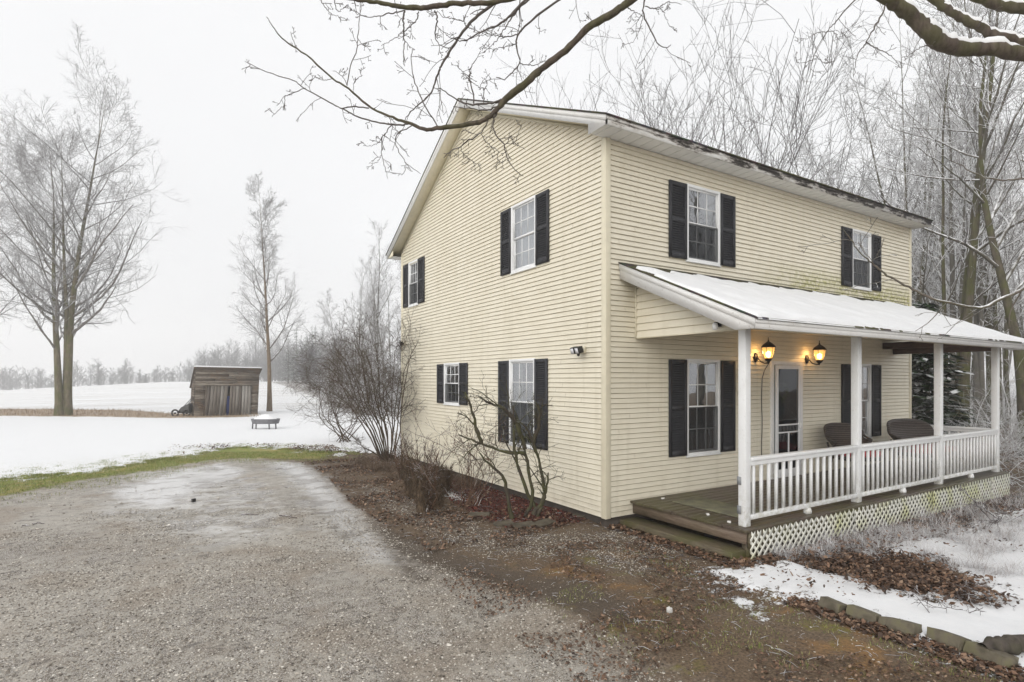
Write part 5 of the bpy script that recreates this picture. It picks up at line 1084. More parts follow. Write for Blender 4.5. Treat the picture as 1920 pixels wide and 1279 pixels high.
    limb('twig', L, [r, r * .85, r * .55, r * .35], 30, 0.004, 6, MAPT, k, tl=0.16, bl=.28)
QM = m_bark('rimed_branch', (0.10, 0.085, 0.07), (0.19, 0.165, 0.14), 0.0, 0.35, th=(0.35, 1.0), blob=9)
limb('branch', [(2272, 330, 6.0), (2080, 420, 5.7), (1960, 500, 5.5), (1920, 540, 5.45), (1876, 561, 5.4), (1840, 576, 5.4), (1786, 570, 5.3), (1742, 558, 5.3), (1709, 541, 5.3), (1667, 519, 5.3), (1643, 500, 5.3), (1629, 489, 5.3), (1608, 468, 5.3), (1596, 450, 5.3), (1581, 430, 5.3)], [.06, .035, .024, .020, .017, .016, .014, .013, .012, .011, .010, .009, .0075, .006, .004], 70, 0.003, 8, QM, 16, tl=0.11, bl=.45)
limb('branch', [(2278, 250, 6.0), (2100, 300, 6.4), (1960, 330, 6.6), (1860, 335, 6.8), (1780, 300, 7.0)], [.05, .03, .018, .012, .006], 40, 0.006, 7, QM, 10, tl=0.14, bl=.6)
# keep it sturdy: a few unseen boughs above the frame light and reflect like the rest
limb('limb', [(2240, -300, 6.1), (2500, -900, 5.0), (2300, -1500, 3.0)], [.15, .1, .04], 24, 0.01, 8, MAPB, 12, tl=0.3, bl=1.2)

# ------------------------------------------------------------------ shrubs along the gable wall
def shrub(name, label, cat, loc, stems, seed, mat=TWS, r=0.02, twl=0.30, nt=6, n3=4, group=None, up=0.0):
    """stems: list of polylines relative to the base"""
    RS = np.random.RandomState(seed); t = thing(name, label, cat, loc, group)
    for pl in stems:
        P = polyline(pl, 16, RS, 0.008); rr = r * np.linspace(1, 0.3, 16) * (1 + .1 * RS.randn(16)); mb = MB(); mb.tubes(P, rr, 8)
        L1, r1 = grow(RS, P[None], rr[None], nt, (25, 65), twl, 7, 0.14, up, 0.3, 1.0, 0.5, 0.3, 0.4, 0.0035); mb.tubes(L1, r1, 5)
        L2, r2 = grow(RS, L1, r1, n3, (25, 65), 0.5, 5, 0.16, up, 0.2, 1.0, 0.6, 0.3, 0.5, 0.0028); mb.tubes(L2, r2, 4)
        L3, r3 = grow(RS, L2, r2, 3, (25, 65), 0.5, 3, 0.16, 0, 0.2, 1.0, 0.7, 0.3, 0.6, 0.0024, minl=0.04); mb.tubes(L3, r3, 3)
        mb.build('stem', mat, t, True, local=True)
    return t
def rel(base, L): b = np.array(base); return [tuple(at(x, d, py=y) - b) for x, y, d in L]
# gnarled ornamental tree nearest the corner
b = at(985, 7.9, z=-0.14); dd = 7.9
S1 = [rel(b, [(1008, 965, 7.9), (978, 895, 7.9), (966, 850, 7.9), (963, 800, 7.9), (962, 760, 7.9)]),
      rel(b, [(985, 968, 7.9), (1000, 940, 7.9), (990, 880, 7.95), (983, 840, 8.0), (976, 800, 8.0), (965, 770, 8.0)]),
      rel(b, [(1000, 965, 7.8), (1018, 935, 7.8), (1019, 900, 7.85), (1003, 840, 7.9), (985, 800, 7.95), (950, 775, 8.0)]),
      rel(b, [(1006, 968, 7.8), (1022, 930, 7.8), (1028, 886, 7.8)]),
      rel(b, [(960, 972, 7.8), (950, 925, 7.8), (945, 900, 7.8), (930, 880, 7.8), (910, 865, 7.8), (900, 850, 7.8)]),
      rel(b, [(983, 850, 7.95), (950, 848, 7.95), (920, 838, 8.0), (890, 828, 8.0), (860, 815, 8.1)]),
      rel(b, [(903, 832, 8.0), (892, 800, 8.0), (884, 765, 8.0), (872, 735, 8.05)]),
      rel(b, [(1000, 830, 7.9), (1010, 795, 7.9), (1012, 770, 7.9), (1005, 755, 7.9)]),
      rel(b, [(984, 842, 7.95), (966, 790, 7.9), (940, 765, 7.9), (910, 752, 7.9), (900, 745, 7.9)])]
shrub('ornamental_tree', 'gnarled mossy little tree in the red mulch near the house corner', 'small tree', tuple(b), S1, 3, m_bark('mossy_shrub', (0.030, 0.024, 0.020), (0.085, 0.070, 0.052), 0.0, 0.5, th=(0.9, 1.5), blob=5), 0.030, 0.40, 6, 4)
# slim stems behind it against the wall
b = at(880, 9.6, z=-0.13); RSx = np.random.RandomState(5)
shrub('thin_shrub', 'clump of thin upright reddish stems against the gable wall', 'shrub', tuple(b), [[(RSx.randn() * .10, RSx.randn() * .06, 0), (RSx.randn() * .18, RSx.randn() * .08, .6), (RSx.randn() * .38 - .05, RSx.randn() * .1, 1.1 + RSx.rand() * .35)] for k in range(12)], 6, TWT, 0.008, 0.35, 5, 2, up=.05)
# hacked stumps with brush
for i, (px, py, d, lab) in enumerate([(803, 905, 9.3, 'stubby cut back bush with bristling tan shoots nearest the pale stones'), (775, 880, 10.3, 'cut back shaggy brown bush left of the stubby bush'), (815, 870, 10.6, 'cut back shaggy bush close against the gable wall'), (755, 868, 12.4, 'low reddish brown bush beside the large dark corner bush')]):
    b = at(px, d, z=-0.13); RSx = np.random.RandomState(20 + i)
    st = [[(RSx.randn() * .08, RSx.randn() * .08, 0), (RSx.randn() * .10, RSx.randn() * .10, .35), (RSx.randn() * .22, RSx.randn() * .2, .75 + RSx.rand() * .45)] for k in range(8)]
    tq = shrub('cut_bush', lab, 'bush', tuple(b), st, 30 + i, TWT if i != 1 else TWS, 0.013, 0.26, 6, 2, up=.09)
    for k_ in range(2):
        ox, oy, hh = RSx.randn() * .13, RSx.randn() * .1, .42 + .2 * RSx.rand(); P_ = np.array([(ox * (1 + .3 * t_), oy, hh * t_ - .03) for t_ in np.linspace(0, 1, 9)]); mb = MB(); mb.tubes(P_, np.array([.07, .065, .06, .065, .06, .055, .05, .04, .01]) * (.7 + .6 * RSx.rand(9)), 12)
        n_b = 420; u_ = RSx.rand(n_b); a_ = RSx.rand(n_b) * 6.28; cx = np.stack([ox * (1 + .3 * u_) + .06 * np.cos(a_), oy + .06 * np.sin(a_), hh * u_], 1); dv = np.stack([np.cos(a_) * .5, np.sin(a_) * .5, RSx.uniform(-.6, 1.2, n_b)], 1) * RSx.uniform(.06, .22, n_b)[:, None]
        mb.tubes(np.stack([cx, cx + dv * .5, cx + dv * 1.0 - np.array([0, 0, .02])], 1), np.tile([.005, .004, .0015], (n_b, 1)), 3); mb.build('stump', TWST, tq, False, local=True)
# large dark spreading bush at the back corner
b = at(728, 14.6, z=-0.13)
S3 = [rel(b, [(725 + a, 866, 14.6), (725 + a * 1.5 + c * .25, 810, 14.6 + e_ * .3), (725 + c * .75, 760, 14.6 + e_ * .7), (725 + c * 1.15, 715 - f_ * .7, 14.6 + e_), (725 + c * 1.55, 695 - f_ * .9, 14.6 + e_)]) for a, c, e_, f_ in
      [(-6, -85, .2, 20), (-3, -60, -.4, 40), (0, -35, .4, 50), (3, -15, -.3, 60), (6, 12, .2, 52), (8, 30, -.4, 30), (-8, -75, -.6, -10), (0, -50, .8, 10), (4, -25, -.9, 30), (10, 38, -.5, 60), (-4, -70, 1.0, 45), (2, -42, -1.0, 62), (-9, -95, .5, -25), (5, 22, .6, 15), (-2, -20, 1.2, -5), (7, -5, -.8, -20)]]
S3.append(rel(b, [(722, 862, 14.5), (700, 848, 14.3), (680, 838, 14.2), (676, 828, 14.2)]))
shrub('spreading_bush', 'large dark spreading bare bush at the rear corner of the gable', 'bush', tuple(b), S3, 8, TWS, 0.021, 0.34, 13, 7, up=.0)
b = at(650, 19.5, z=-0.13); RSx = np.random.RandomState(77)
shrub('spreading_bush', 'greyish tangled bush on the lawn edge behind the spreading bush', 'bush', tuple(b), [[(RSx.randn() * .15, RSx.randn() * .15, 0), (RSx.randn() * .5, RSx.randn() * .4, 1.0), (RSx.randn() * .9, RSx.randn() * .7, 2.0 + RSx.rand() * .6)] for k in range(12)], 9, TWS, 0.018, 0.36, 10, 6)
# frosted saplings and brambles at the far porch corner
b = at(1845, 12.6, z=-0.3); RSx = np.random.RandomState(78)
shrub('sapling', 'thin frosted sapling in front of the last porch railing', 'shrub', tuple(b), [rel(b, L) for L in ([(1830, 935, 11.5), (1829, 880, 11.4), (1832, 840, 11.4)], [(1830, 890, 11.4), (1840, 845, 11.4), (1846, 820, 11.4)], [(1829, 900, 11.4), (1805, 870, 11.4), (1785, 845, 11.4)], [(1830, 905, 11.4), (1850, 895, 11.4), (1875, 905, 11.4)])], 10, TWR, 0.008, 0.30, 5, 3)
b = at(1890, 12.2, z=-0.3)
shrub('bramble', 'frosted bramble tangle at the right edge beside the lattice', 'bush', tuple(b), [[(RSx.randn() * .35, RSx.randn() * .35, 0), (RSx.randn() * .5, RSx.randn() * .5, .5), (RSx.randn() * .8, RSx.randn() * .8, .75 + RSx.rand() * .4)] for k in range(18)], 11, TWR, 0.008, 0.5, 7, 4)
b = at(1860, 8.6, z=-0.25)
shrub('fallen_branch', 'dark forked dead branch lying on the snow near the right edge', 'branch', tuple(b), [[(-.5, .1, .05), (-.1, .05, .12), (.3, -.1, .10), (.8, -.15, .16)], [(.05, .0, .08), (.1, .25, .35), (.25, .45, .5)], [(-.1, 0, .1), (-.35, -.2, .2), (-.7, -.25, .22)], [(.2, -.05, .1), (.5, .25, .2), (.9, .4, .25)]], 12, TWD, 0.013, 0.35, 6, 3)
b = at(1815, 5.15, z=-0.2)
shrub('dry_weed', 'thin dry seed stalks poking through snow above the stone edging', 'weed', tuple(b), [[(x, y, -.02), (x + .01, y, .12), (x + dx, y + .02, .24)] for x, y, dx in ((0, 0, .02), (.28, .06, .05), (.5, .1, -.04), (-.18, .1, -.08), (-.3, .2, -.03))], 13, TWD, 0.0028, 0.5, 3, 2)
# ------------------------------------------------------------------ old shed at the field edge
SXD = RT * 0.839 + FW * 0.545; SYD = FW * 0.839 - RT * 0.545
SB = at(363, 33.1); SB[:2] += SXD * 1.735; SBz = float(zg(SB[0], SB[1]))
def SP(x, y, z):
    x = x * 0.923 + 0.04 * z; return (SB[0] + SXD[0] * x + SYD[0] * y, SB[1] + SXD[1] * x + SYD[1] * y, SBz + z - 0.02)
shed = thing('wooden_shed', 'leaning grey weathered wooden shed with closed plank doors', 'shed', (SB[0], SB[1], SBz))
MSD = M('weathered_planks', 0.85, 0.2); g_ = MSD.noise(3.0, 6, 0.7, sc=(1, 1, 7), dist=0.3); b_ = MSD.noise(1.3, 5)
c_ = MSD.ramp(MSD.attr('rnd'), [(0.0, (0.07, 0.053, 0.039)), (0.5, (0.17, 0.138, 0.108)), (1.0, (0.28, 0.245, 0.20))])
c_ = MSD.mix(MSD.rng(g_, 0.35, 0.65, 0, 0.7), c_, (0.05, 0.038, 0.028)); c_ = MSD.mix(MSD.rng(b_, 0.52, 0.66, 0, 0.55), c_, (0.16, 0.10, 0.055)); MSD.base(c_); MSD.bump(g_, 0.5, 0.02)
MSDV = M('weathered_door_planks', 0.85, 0.2); g_ = MSDV.noise(5.0, 6, 0.7, sc=(1, 1, 0.12), dist=0.2)
c_ = MSDV.ramp(MSDV.attr('rnd'), [(0.0, (0.09, 0.073, 0.058)), (0.5, (0.20, 0.175, 0.148)), (1.0, (0.34, 0.325, 0.30))]); MSDV.base(MSDV.mix(MSDV.rng(g_, 0.4, 0.65, 0, 0.75), c_, (0.055, 0.042, 0.032))); MSDV.bump(g_, 0.5, 0.02)
def htop(x): return 2.90 - 0.012 * x
def hexa(mb, x0, x1, y0, y1, zl0, zl1, zr0, zr1, r=None):
    V = [SP(x0, y0, zl0), SP(x1, y0, zr0), SP(x0, y1, zl0), SP(x1, y1, zr0), SP(x0, y0, zl1), SP(x1, y0, zr1), SP(x0, y1, zl1), SP(x1, y1, zr1)]
    mb.add(V, [(0, 2, 3, 1), (4, 5, 7, 6), (0, 1, 5, 4), (2, 6, 7, 3), (0, 4, 6, 2), (1, 3, 7, 5)], r)
rs = random.Random(5); WX = 1.88; mb = MB(); z = 0.0
while z < 2.70:
    z2 = z + 0.135; t1 = lambda x: min(z2 - 0.008, htop(x) - 0.02)
    spans = [(-WX, -1.24), (1.44, WX)] if z < 1.85 else [(-WX, rs.uniform(-.8, .8)), None]
    if z >= 1.85: spans = [(-WX, spans[0][1]), (spans[0][1] + .006, WX)]
    for a, b in spans: j = rs.uniform(-.012, .012); hexa(mb, a, b, -0.02 + j, 0.02 + j, z + 0.0, t1(a), z, t1(b), rs.random())
    z = z2
hexa(mb, -WX, WX, -0.018, 0.02, 2.70, htop(-WX), 2.70, max(2.71, htop(WX)), .4)
mb.build('front_wall', MSD.m, shed)
mb = MB(); z = 0; DP = 2.9
def hside(y): return 3.02 - 0.36 * y
while z < 2.9:
    yb = min(DP, (3.02 - z - 0.14) / 0.36)
    if yb > 0.1:
        V = [SP(-WX - s_, y, zz) for s_ in (0, 0.025) for y, zz in ((0.0, z), (yb, z), (yb, z + .125), (0.0, z + .125))]; mb.add(V, [(0, 1, 2, 3), (7, 6, 5, 4), (0, 4, 5, 1), (3, 2, 6, 7)], rs.random())
    z += 0.135
mb.build('side_wall', MSD.m, shed)
mb = MB(); V = [SP(WX, 0, 0), SP(WX, DP, 0), SP(WX, DP, 1.8), SP(WX, 0, 2.72)]; mb.add(V, [(0, 1, 2, 3)], .3); V = [SP(-WX, DP, 0), SP(WX, DP, 0), SP(WX, DP, 1.85), SP(-WX, DP, 2.0)]; mb.add(V, [(0, 1, 2, 3)], .3); mb.build('back_wall', MSD.m, shed)
mb = MB(); xo = WX + 0.12
V = [SP(x, y, (htop(x) if y < 1 else htop(x) - 0.36 * (DP + .5)) + o) for o in (0.0, 0.06) for y in (-0.22, DP + .2) for x in (-xo, xo)]; mb.add(V, [(0, 2, 3, 1), (4, 5, 7, 6), (0, 1, 5, 4), (2, 6, 7, 3), (0, 4, 6, 2), (1, 3, 7, 5)], .1); mb.build('roof', MSD.m, shed)
mb = MB(); V = [SP(x * .99, y, (htop(x) if y < 1 else htop(x) - 0.36 * (DP + .5)) + o) for o in (0.065, 0.15) for y in (-0.20, DP + .15) for x in (-xo, xo)]; mb.add(V, [(0, 2, 3, 1), (4, 5, 7, 6), (0, 1, 5, 4), (2, 6, 7, 3), (0, 4, 6, 2), (1, 3, 7, 5)], .5); mb.build('roof_snow', MSN, shed, bevel=.03)
for lo, hi, nn, sh in ((-1.22, -0.02, 6, 0.045), (0.13, 1.42, 7, 0.0)):
    mb = MB()
    for k in range(nn):
        a = lo + (hi - lo) * k / nn; b = lo + (hi - lo) * (k + 1) / nn - 0.012; r_ = rs.random(); y0 = -0.075 - rs.random() * .012
        V = [SP(a - sh, y0, 0.02), SP(b - sh, y0, 0.02), SP(a - sh, y0 + .03, 0.02), SP(b - sh, y0 + .03, 0.02), SP(a + sh, y0, 1.86 + rs.uniform(-.02, .02)), SP(b + sh, y0, 1.86), SP(a + sh, y0 + .03, 1.86), SP(b + sh, y0 + .03, 1.86)]
        mb.add(V, [(0, 2, 3, 1), (4, 5, 7, 6), (0, 1, 5, 4), (2, 6, 7, 3), (0, 4, 6, 2), (1, 3, 7, 5)], r_)
    mb.build('door', MSDV.m, shed)
mb = MB(); hexa(mb, -1.32, 1.5, -0.10, -0.05, 1.89, 1.97, 1.87, 1.95, .9); mb.build('door_rail', MSD.m, shed)
mb = MB(); hexa(mb, -1.28, -1.21, -0.06, 0.0, 0.0, 1.88, 0, 1.88, .5); mb.build('door_jamb', MSD.m, shed)
mb = MB(); hexa(mb, -.02, .16, 0.10, 0.20, 0.0, 1.25, 0, 1.25, .5); tag(mb.build('blue_tarp', m_simple('blue_tarp', (0.02, 0.05, 0.28), 0.5), None, loc=SP(0.07, .15, 0)), 'blue tarp glimpsed in the gap between the shed doors', 'tarp')
# dark machine parked against the shed
q = at(343, 33.6); mz = float(zg(q[0], q[1])); t = thing('push_mower', 'black wheeled mower parked against the left side of the shed', 'mower', (q[0], q[1], mz))
def QP(x, y, z): return np.array([q[0] + RT[0] * x + FW[0] * y, q[1] + RT[1] * x + FW[1] * y, mz + z])
for x, y in ((-0.38, -.15), (0.28, -.1)):
    a = np.linspace(0, 6.2832, 17)[:-1]; P = np.array([QP(x + .19 * math.cos(v), y, .20 + .19 * math.sin(v)) for v in a] + [QP(x + .19, y, .2), QP(x + .19 * math.cos(.39), y, .20 + .19 * math.sin(.39))]); mb = MB(); mb.tubes(P, np.full(18, .055), 8)
    mb.bar(QP(x, y - .06, .2), QP(x, y + .06, .2), .09); mb.build('wheel', MBLK, t, True)
mb = MB(); mb.add([QP(x, y, z) for x, y, z in ((-.35, -.1, .2), (.4, -.1, .2), (.4, .4, .2), (-.35, .4, .2), (-.1, -.05, .55), (.42, -.05, .8), (.42, .35, .8), (-.1, .35, .55))], [(0, 1, 5, 4), (1, 2, 6, 5), (2, 3, 7, 6), (3, 0, 4, 7), (4, 5, 6, 7), (3, 2, 1, 0)]); mb.build('body', MBLK, t, bevel=.05)
mb = MB(); mb.tubes(np.array([QP(-.05, 0, .5), QP(.25, .1, .85), QP(.42, .1, 1.05)]), np.full(3, .02), 6); mb.tubes(np.array([QP(-.05, .3, .5), QP(.25, .3, .85), QP(.42, .3, 1.05)]), np.full(3, .02), 6); mb.build('handle', MBLK, t)
# fire pit table with a heap of snow
q = at(498, 24.8); mz = float(zg(q[0], q[1])) + .02; t = thing('fire_pit', 'low grey metal fire pit on four legs heaped with snow', 'fire pit', (q[0], q[1], mz))
MGY = m_simple('weathered_steel', (0.13, 0.13, 0.14), 0.5, 0.25, 8, 0.2)
oct_ = [(-.60, -.12), (-.36, -.36), (.36, -.36), (.60, -.12), (.60, .12), (.36, .36), (-.36, .36), (-.60, .12)]
mb = MB(); V = [QP(x * s_, y * s_, z) for z, s_ in ((.23, .90), (.44, 1.0), (.44, .93), (.25, .84)) for x, y in oct_]; mb.add(V, [(k * 8 + i, k * 8 + (i + 1) % 8, (k + 1) * 8 + (i + 1) % 8, (k + 1) * 8 + i) for k in range(3) for i in range(8)]); mb.build('bowl', MGY, t)
for x, y in ((-.50, -.14), (-.28, -.30), (.28, -.30), (.50, -.14)): MB().bar(QP(x * 1.04, y, -.02), QP(x, y, .25), .045).build('leg', MGY, t)
mb = MB(); a = np.linspace(0, 6.2832, 29)[:-1]; prof = [(1.0, .40), (.9, .43), (.7, .50), (.45, .57), (.2, .62), (0.01, .64)]
V = [QP(.56 * r_ * math.cos(v), .33 * r_ * math.sin(v), z + .02 * math.sin(5 * v + z * 20)) for r_, z in prof for v in a]; mb.add(V, [(k * 28 + i, k * 28 + (i + 1) % 28, (k + 1) * 28 + (i + 1) % 28, (k + 1) * 28 + i) for k in range(5) for i in range(28)]); mb.build('snow', MSN, t, True)

# ------------------------------------------------------------------ stones, log, sticks
MST = M('edging_stone', 0.75, 0.3); n1 = MST.noise(9, 5); n2 = MST.noise(60, 4); c_ = MST.mix(MST.rng(n1, 0.35, 0.65), (0.085, 0.073, 0.05), (0.18, 0.158, 0.115)); c_ = MST.mix(MST.rng(n1, 0.52, 0.62, 0, 0.5), c_, (0.13, 0.125, 0.05)); MST.base(c_); MST.bump(n2, 0.5, 0.006)
MST2 = m_simple('dark_flagstone', (0.10, 0.085, 0.06), 0.75, 0.35, 7, 0.5)
def irregular_box(name, ctr, sz, rz, seed, mat, label, cat, tilt=(0, 0), group=None, amp=0.1):
    RS = np.random.RandomState(seed); bm = bmesh_box = None; n = 5; V = []; F = []
    g = np.linspace(-1, 1, n)
    def face(ax, sg):
        o = len(V)
        for i in g:
            for j in g:
                p = [0, 0, 0]; p[ax] = sg; p[(ax + 1) % 3] = i; p[(ax + 2) % 3] = j; V.append(p)
        for i in range(n - 1):
            for j in range(n - 1):
                f = (o + i * n + j, o + (i + 1) * n + j, o + (i + 1) * n + j + 1, o + i * n + j + 1); F.append(f if sg > 0 else f[::-1])
    for ax in range(3):
        for sg in (-1, 1): face(ax, sg)
    V = np.array(V, float); w = np.sin(V @ RS.randn(3, 3) * 1.3 + RS.rand(3) * 6); V2 = V * (1 - 0.10 * (np.sort(np.abs(V), axis=1)[:, 1:2] > .99)) + w * amp
    V2 = V2 * np.array(sz) / 2; V2 = V2 @ np.array(rotm('x', tilt[0])).T @ np.array(rotm('y', tilt[1])).T @ np.array(rotm('z', rz)).T
    mb = MB(); mb.add(V2, F); o = mb.build(name, mat, None, True, local=True); o.location = ctr; o.data.validate(); tag(o, label, cat, group); return o
def ground_at(px, py): x, y = G(px, py); return x, y, float(zg(x, y))
for i, (pa, pb, lab) in enumerate([((1536, 1136), (1577, 1150), 'tilted grey brown edging block farthest from the camera at the snow bed'), ((1584, 1152), (1642, 1170), 'second edging block from the far end half buried in moss'),
                         ((1648, 1172), (1718, 1196), 'middle edging block between snow and leaves'), ((1738, 1198), (1806, 1224), 'fourth edging block in front of dry seed stalks'), ((1812, 1226), (1892, 1260), 'nearest large mossy edging slab beside the dark log')]):
    a = np.array(G(*pa)); b = np.array(G(*pb)); c = (a + b) / 2; L = np.linalg.norm(b - a); an = math.atan2(b[1] - a[1], b[0] - a[0])
    irregular_box('edging_stone', (c[0] + .05, c[1], float(zg(c[0], c[1])) + 0.028), (L * 1.04, 0.17, 0.13), an, 40 + i, MST.m, lab, 'stone', (R(rnd.uniform(-24, -12)), R(rnd.uniform(-6, 6))), 'stone blocks edging the snowy bed', 0.05)
for i, (px, py, s_, lab) in enumerate([(898, 968, .34, 'flat stone at the left end of the mulch bed edging'), (945, 985, .30, 'flat tan stone in front of the gnarled tree stems'), (982, 988, .36, 'broad flat stone between two others at the mulch edge'), (1022, 985, .38, 'flat stone with snow specks right of the broad one'), (1094, 972, .36, 'flat stone nearest the house corner at the mulch edge')]):
    x, y, z = ground_at(px, py); irregular_box('flat_stone', (x, y, z + .015), (s_, s_ * .6, .05), R(-35 + 14 * i), 60 + i, MST2, lab, 'stone', (0.05, -.04), 'flat stones edging the mulch bed', 0.08)
x, y, z = ground_at(1925, 1232); MLOG = m_bark('log_bark', (0.035, 0.03, 0.026), (0.12, 0.10, 0.085), 0.0, 0.2, th=(1.2, 1.6), scale=10)
RSl = np.random.RandomState(3); P = polyline([(x - .36, y + .16, z + .08), (x - .1, y + .05, z + .10), (x + .3, y - .15, z + .10), (x + .9, y - .4, z + .1)], 24, RSl, .004); rr = .056 * (1 + .22 * RSl.randn(24)); rr[0] = .045; rr[-1] = .02
mb = MB(); mb.tubes(P, rr, 14); mb.add([tuple(P[0])] , []) if False else None
mb.lathe([(0.0, 0), (0.04, 0.0)], tuple(P[0]), 10) if False else None
tag(mb.build('dead_log', MLOG, None, True), 'dark rotting log at the lower right corner behind the edging slab', 'log')
for i, (px, py, L, an, lab) in enumerate([(468, 968, .28, -32, 'short straight dark stick lying on the wet gravel'), (540, 972, .40, -60, 'thin bent twig on the gravel right of the straight stick'), (72, 986, .16, -25, 'small dark stick on the gravel near the left edge'), (48, 991, .10, -30, 'tiny dark stick beside the small stick at the left edge'), (528, 880, .30, -40, 'dark stick on the pale silt near the grass')]):
    x, y, z = ground_at(px, py); a = R(an); RSl = np.random.RandomState(i); P = polyline([(x - L / 2 * math.cos(a), y - L / 2 * math.sin(a), z + .02), (x, y, z + .028), (x + L / 2 * math.cos(a), y + L / 2 * math.sin(a), z + .02)], 10, RSl, .003); mb = MB(); mb.tubes(P, .010 * np.linspace(1, .6, 10), 6); tag(mb.build('stick', TWD, None, True), lab, 'stick', 'sticks lying on the driveway')
x, y, z = ground_at(363, 941); irregular_box('dark_stone', (x, y, z + .02), (.07, .05, .06), .4, 71, MBLK, 'single black stone sitting on the wet driveway', 'stone', amp=.1)
MWS = m_simple('white_pebble', (0.72, 0.71, 0.68), 0.6, 0.08)
for i, (px, py, lab) in enumerate([(1243, 936, 'white pebble on the deck nearest the wall'), (1327, 966, 'white pebble on the deck in front of the doormat'), (1367, 980, 'white pebble on the deck nearest the first post')]):
    d = FPX * (CAM[2] - DZ) / (py - HY); p = at(px, d); irregular_box('white_pebble', (p[0], p[1], DZ + .012), (.05, .035, .022), i, 80 + i, MWS, lab, 'pebble', group='white pebbles on the deck', amp=.12)
x, y, z = ground_at(1255, 1148); irregular_box('white_stone', (x, y, z + .02), (.045, .04, .05), 0, 85, MWS, 'lone white stone on the mossy dirt in front of the porch', 'stone', amp=.1)

# ------------------------------------------------------------------ loose ground cover nobody could count
RG = np.random.RandomState(17)
def sample(n, dmin, dmax, test, pxr=(-120, 2040)):
    out = []; tot = 0
    while tot < n:
        m = n * 3; d = np.sqrt(RG.rand(m) * (dmax ** 2 - dmin ** 2) + dmin ** 2); px = RG.uniform(*pxr, m)
        X = CAM[0] + FW[0] * d + RT[0] * d * (px - 960) / FPX; Y = CAM[1] + FW[1] * d + RT[1] * d * (px - 960) / FPX
        k = test(X, Y); out.append(np.stack([X[k], Y[k]], 1)); tot += k.sum()
        if len(out) > 40: break
    return np.concatenate(out)[:n]
def nohouse(X, Y): return ~((X > -0.02) & (X < 9.4) & (Y > -0.02) & (Y < 8.3)) & ~((X > 0.28) & (X < 8.75) & (Y > -2.03) & (Y < 0.1))
def bits(name, XY, size, flat, mat, lab, kind_r=None, lift=0.3):
    n = len(XY); s_ = size[0] + (size[1] - size[0]) * RG.rand(n) ** 2.2
    base = np.array([(1, 0, 0), (0, 1, 0), (-1, 0, 0), (0, -1, 0), (.6, .6, .8), (-.6, .6, .8), (-.6, -.6, .8), (.6, -.6, .8)], float)
    V = base[None] * (1 + .35 * RG.randn(n, 8, 1).clip(-1, 1)) ; V[:, :, 2] *= flat; V *= s_[:, None, None] * np.stack([0.8 + .6 * RG.rand(n), 0.7 + .4 * RG.rand(n), np.ones(n)], 1)[:, None]
    a = RG.rand(n) * 6.28; c, q = np.cos(a)[:, None], np.sin(a)[:, None]; x = V[:, :, 0] * c - V[:, :, 1] * q; y = V[:, :, 0] * q + V[:, :, 1] * c
    z = zg(XY[:, 0], XY[:, 1])[:, None] + V[:, :, 2] + s_[:, None] * lift * 0.2
    V = np.stack([x + XY[:, :1], y + XY[:, 1:], z], -1).reshape(-1, 3)
    f = np.array([(0, 1, 5, 4), (1, 2, 6, 5), (2, 3, 7, 6), (3, 0, 4, 7), (4, 5, 6, 7)]); F = (f[None] + (np.arange(n) * 8)[:, None, None]).reshape(-1, 4)
    mb = MB(); mb.add(V, F, np.repeat(RG.rand(n), 8)); o = mb.build(name, mat, None); tag(o, lab, 'gravel', kind='stuff'); return o
MPEB = m_rnd('pebbles', [(0.0, (0.055, 0.044, 0.034)), (0.35, (0.27, 0.235, 0.19)), (0.85, (0.52, 0.475, 0.41)), (1.0, (0.78, 0.74, 0.67))], 0.45, 0.4)
bits('gravel', sample(52000, 3.6, 9.5, lambda X, Y: (sd_poly(P_DRIVE, X, Y) > -0.2 * RG.rand(len(X))) & (vnoise(X, Y, 0.8, 31) * .6 + vnoise(X, Y, 0.25, 32) * .4 + RG.rand(len(X)) * .45 + 0.05 * (7 - np.hypot(X - CAM[0], Y - CAM[1])) > 0.62)), (.0035, .0115), 0.55, MPEB, 'loose wet gravel of the driveway')
MPE2 = m_rnd('pale_pebbles', [(0.0, (0.08, 0.062, 0.048)), (0.4, (0.28, 0.235, 0.18)), (0.8, (0.48, 0.44, 0.37)), (1.0, (0.74, 0.71, 0.65))], 0.5, 0.4)
bits('gravel', sample(6500, 5, 13, lambda X, Y: (sd_poly(P_PEB, X, Y) > -0.15 + 0.35 * RG.rand(len(X))) & nohouse(X, Y) & (vnoise(X, Y, 0.3, 33) > 0.3)), (.005, .013), 0.6, MPE2, 'pale pea gravel strewn beside the house')
bits('gravel', sample(1500, 4, 9, lambda X, Y: (sd_poly(P_DRIVE, X, Y) < 0.1) & (X < 0.3) & (Y < 1.0) & nohouse(X, Y) & (sd_poly(P_BED, X, Y) < 0)), (.004, .010), 0.6, MPE2, 'scattered small stones on the bare dirt')
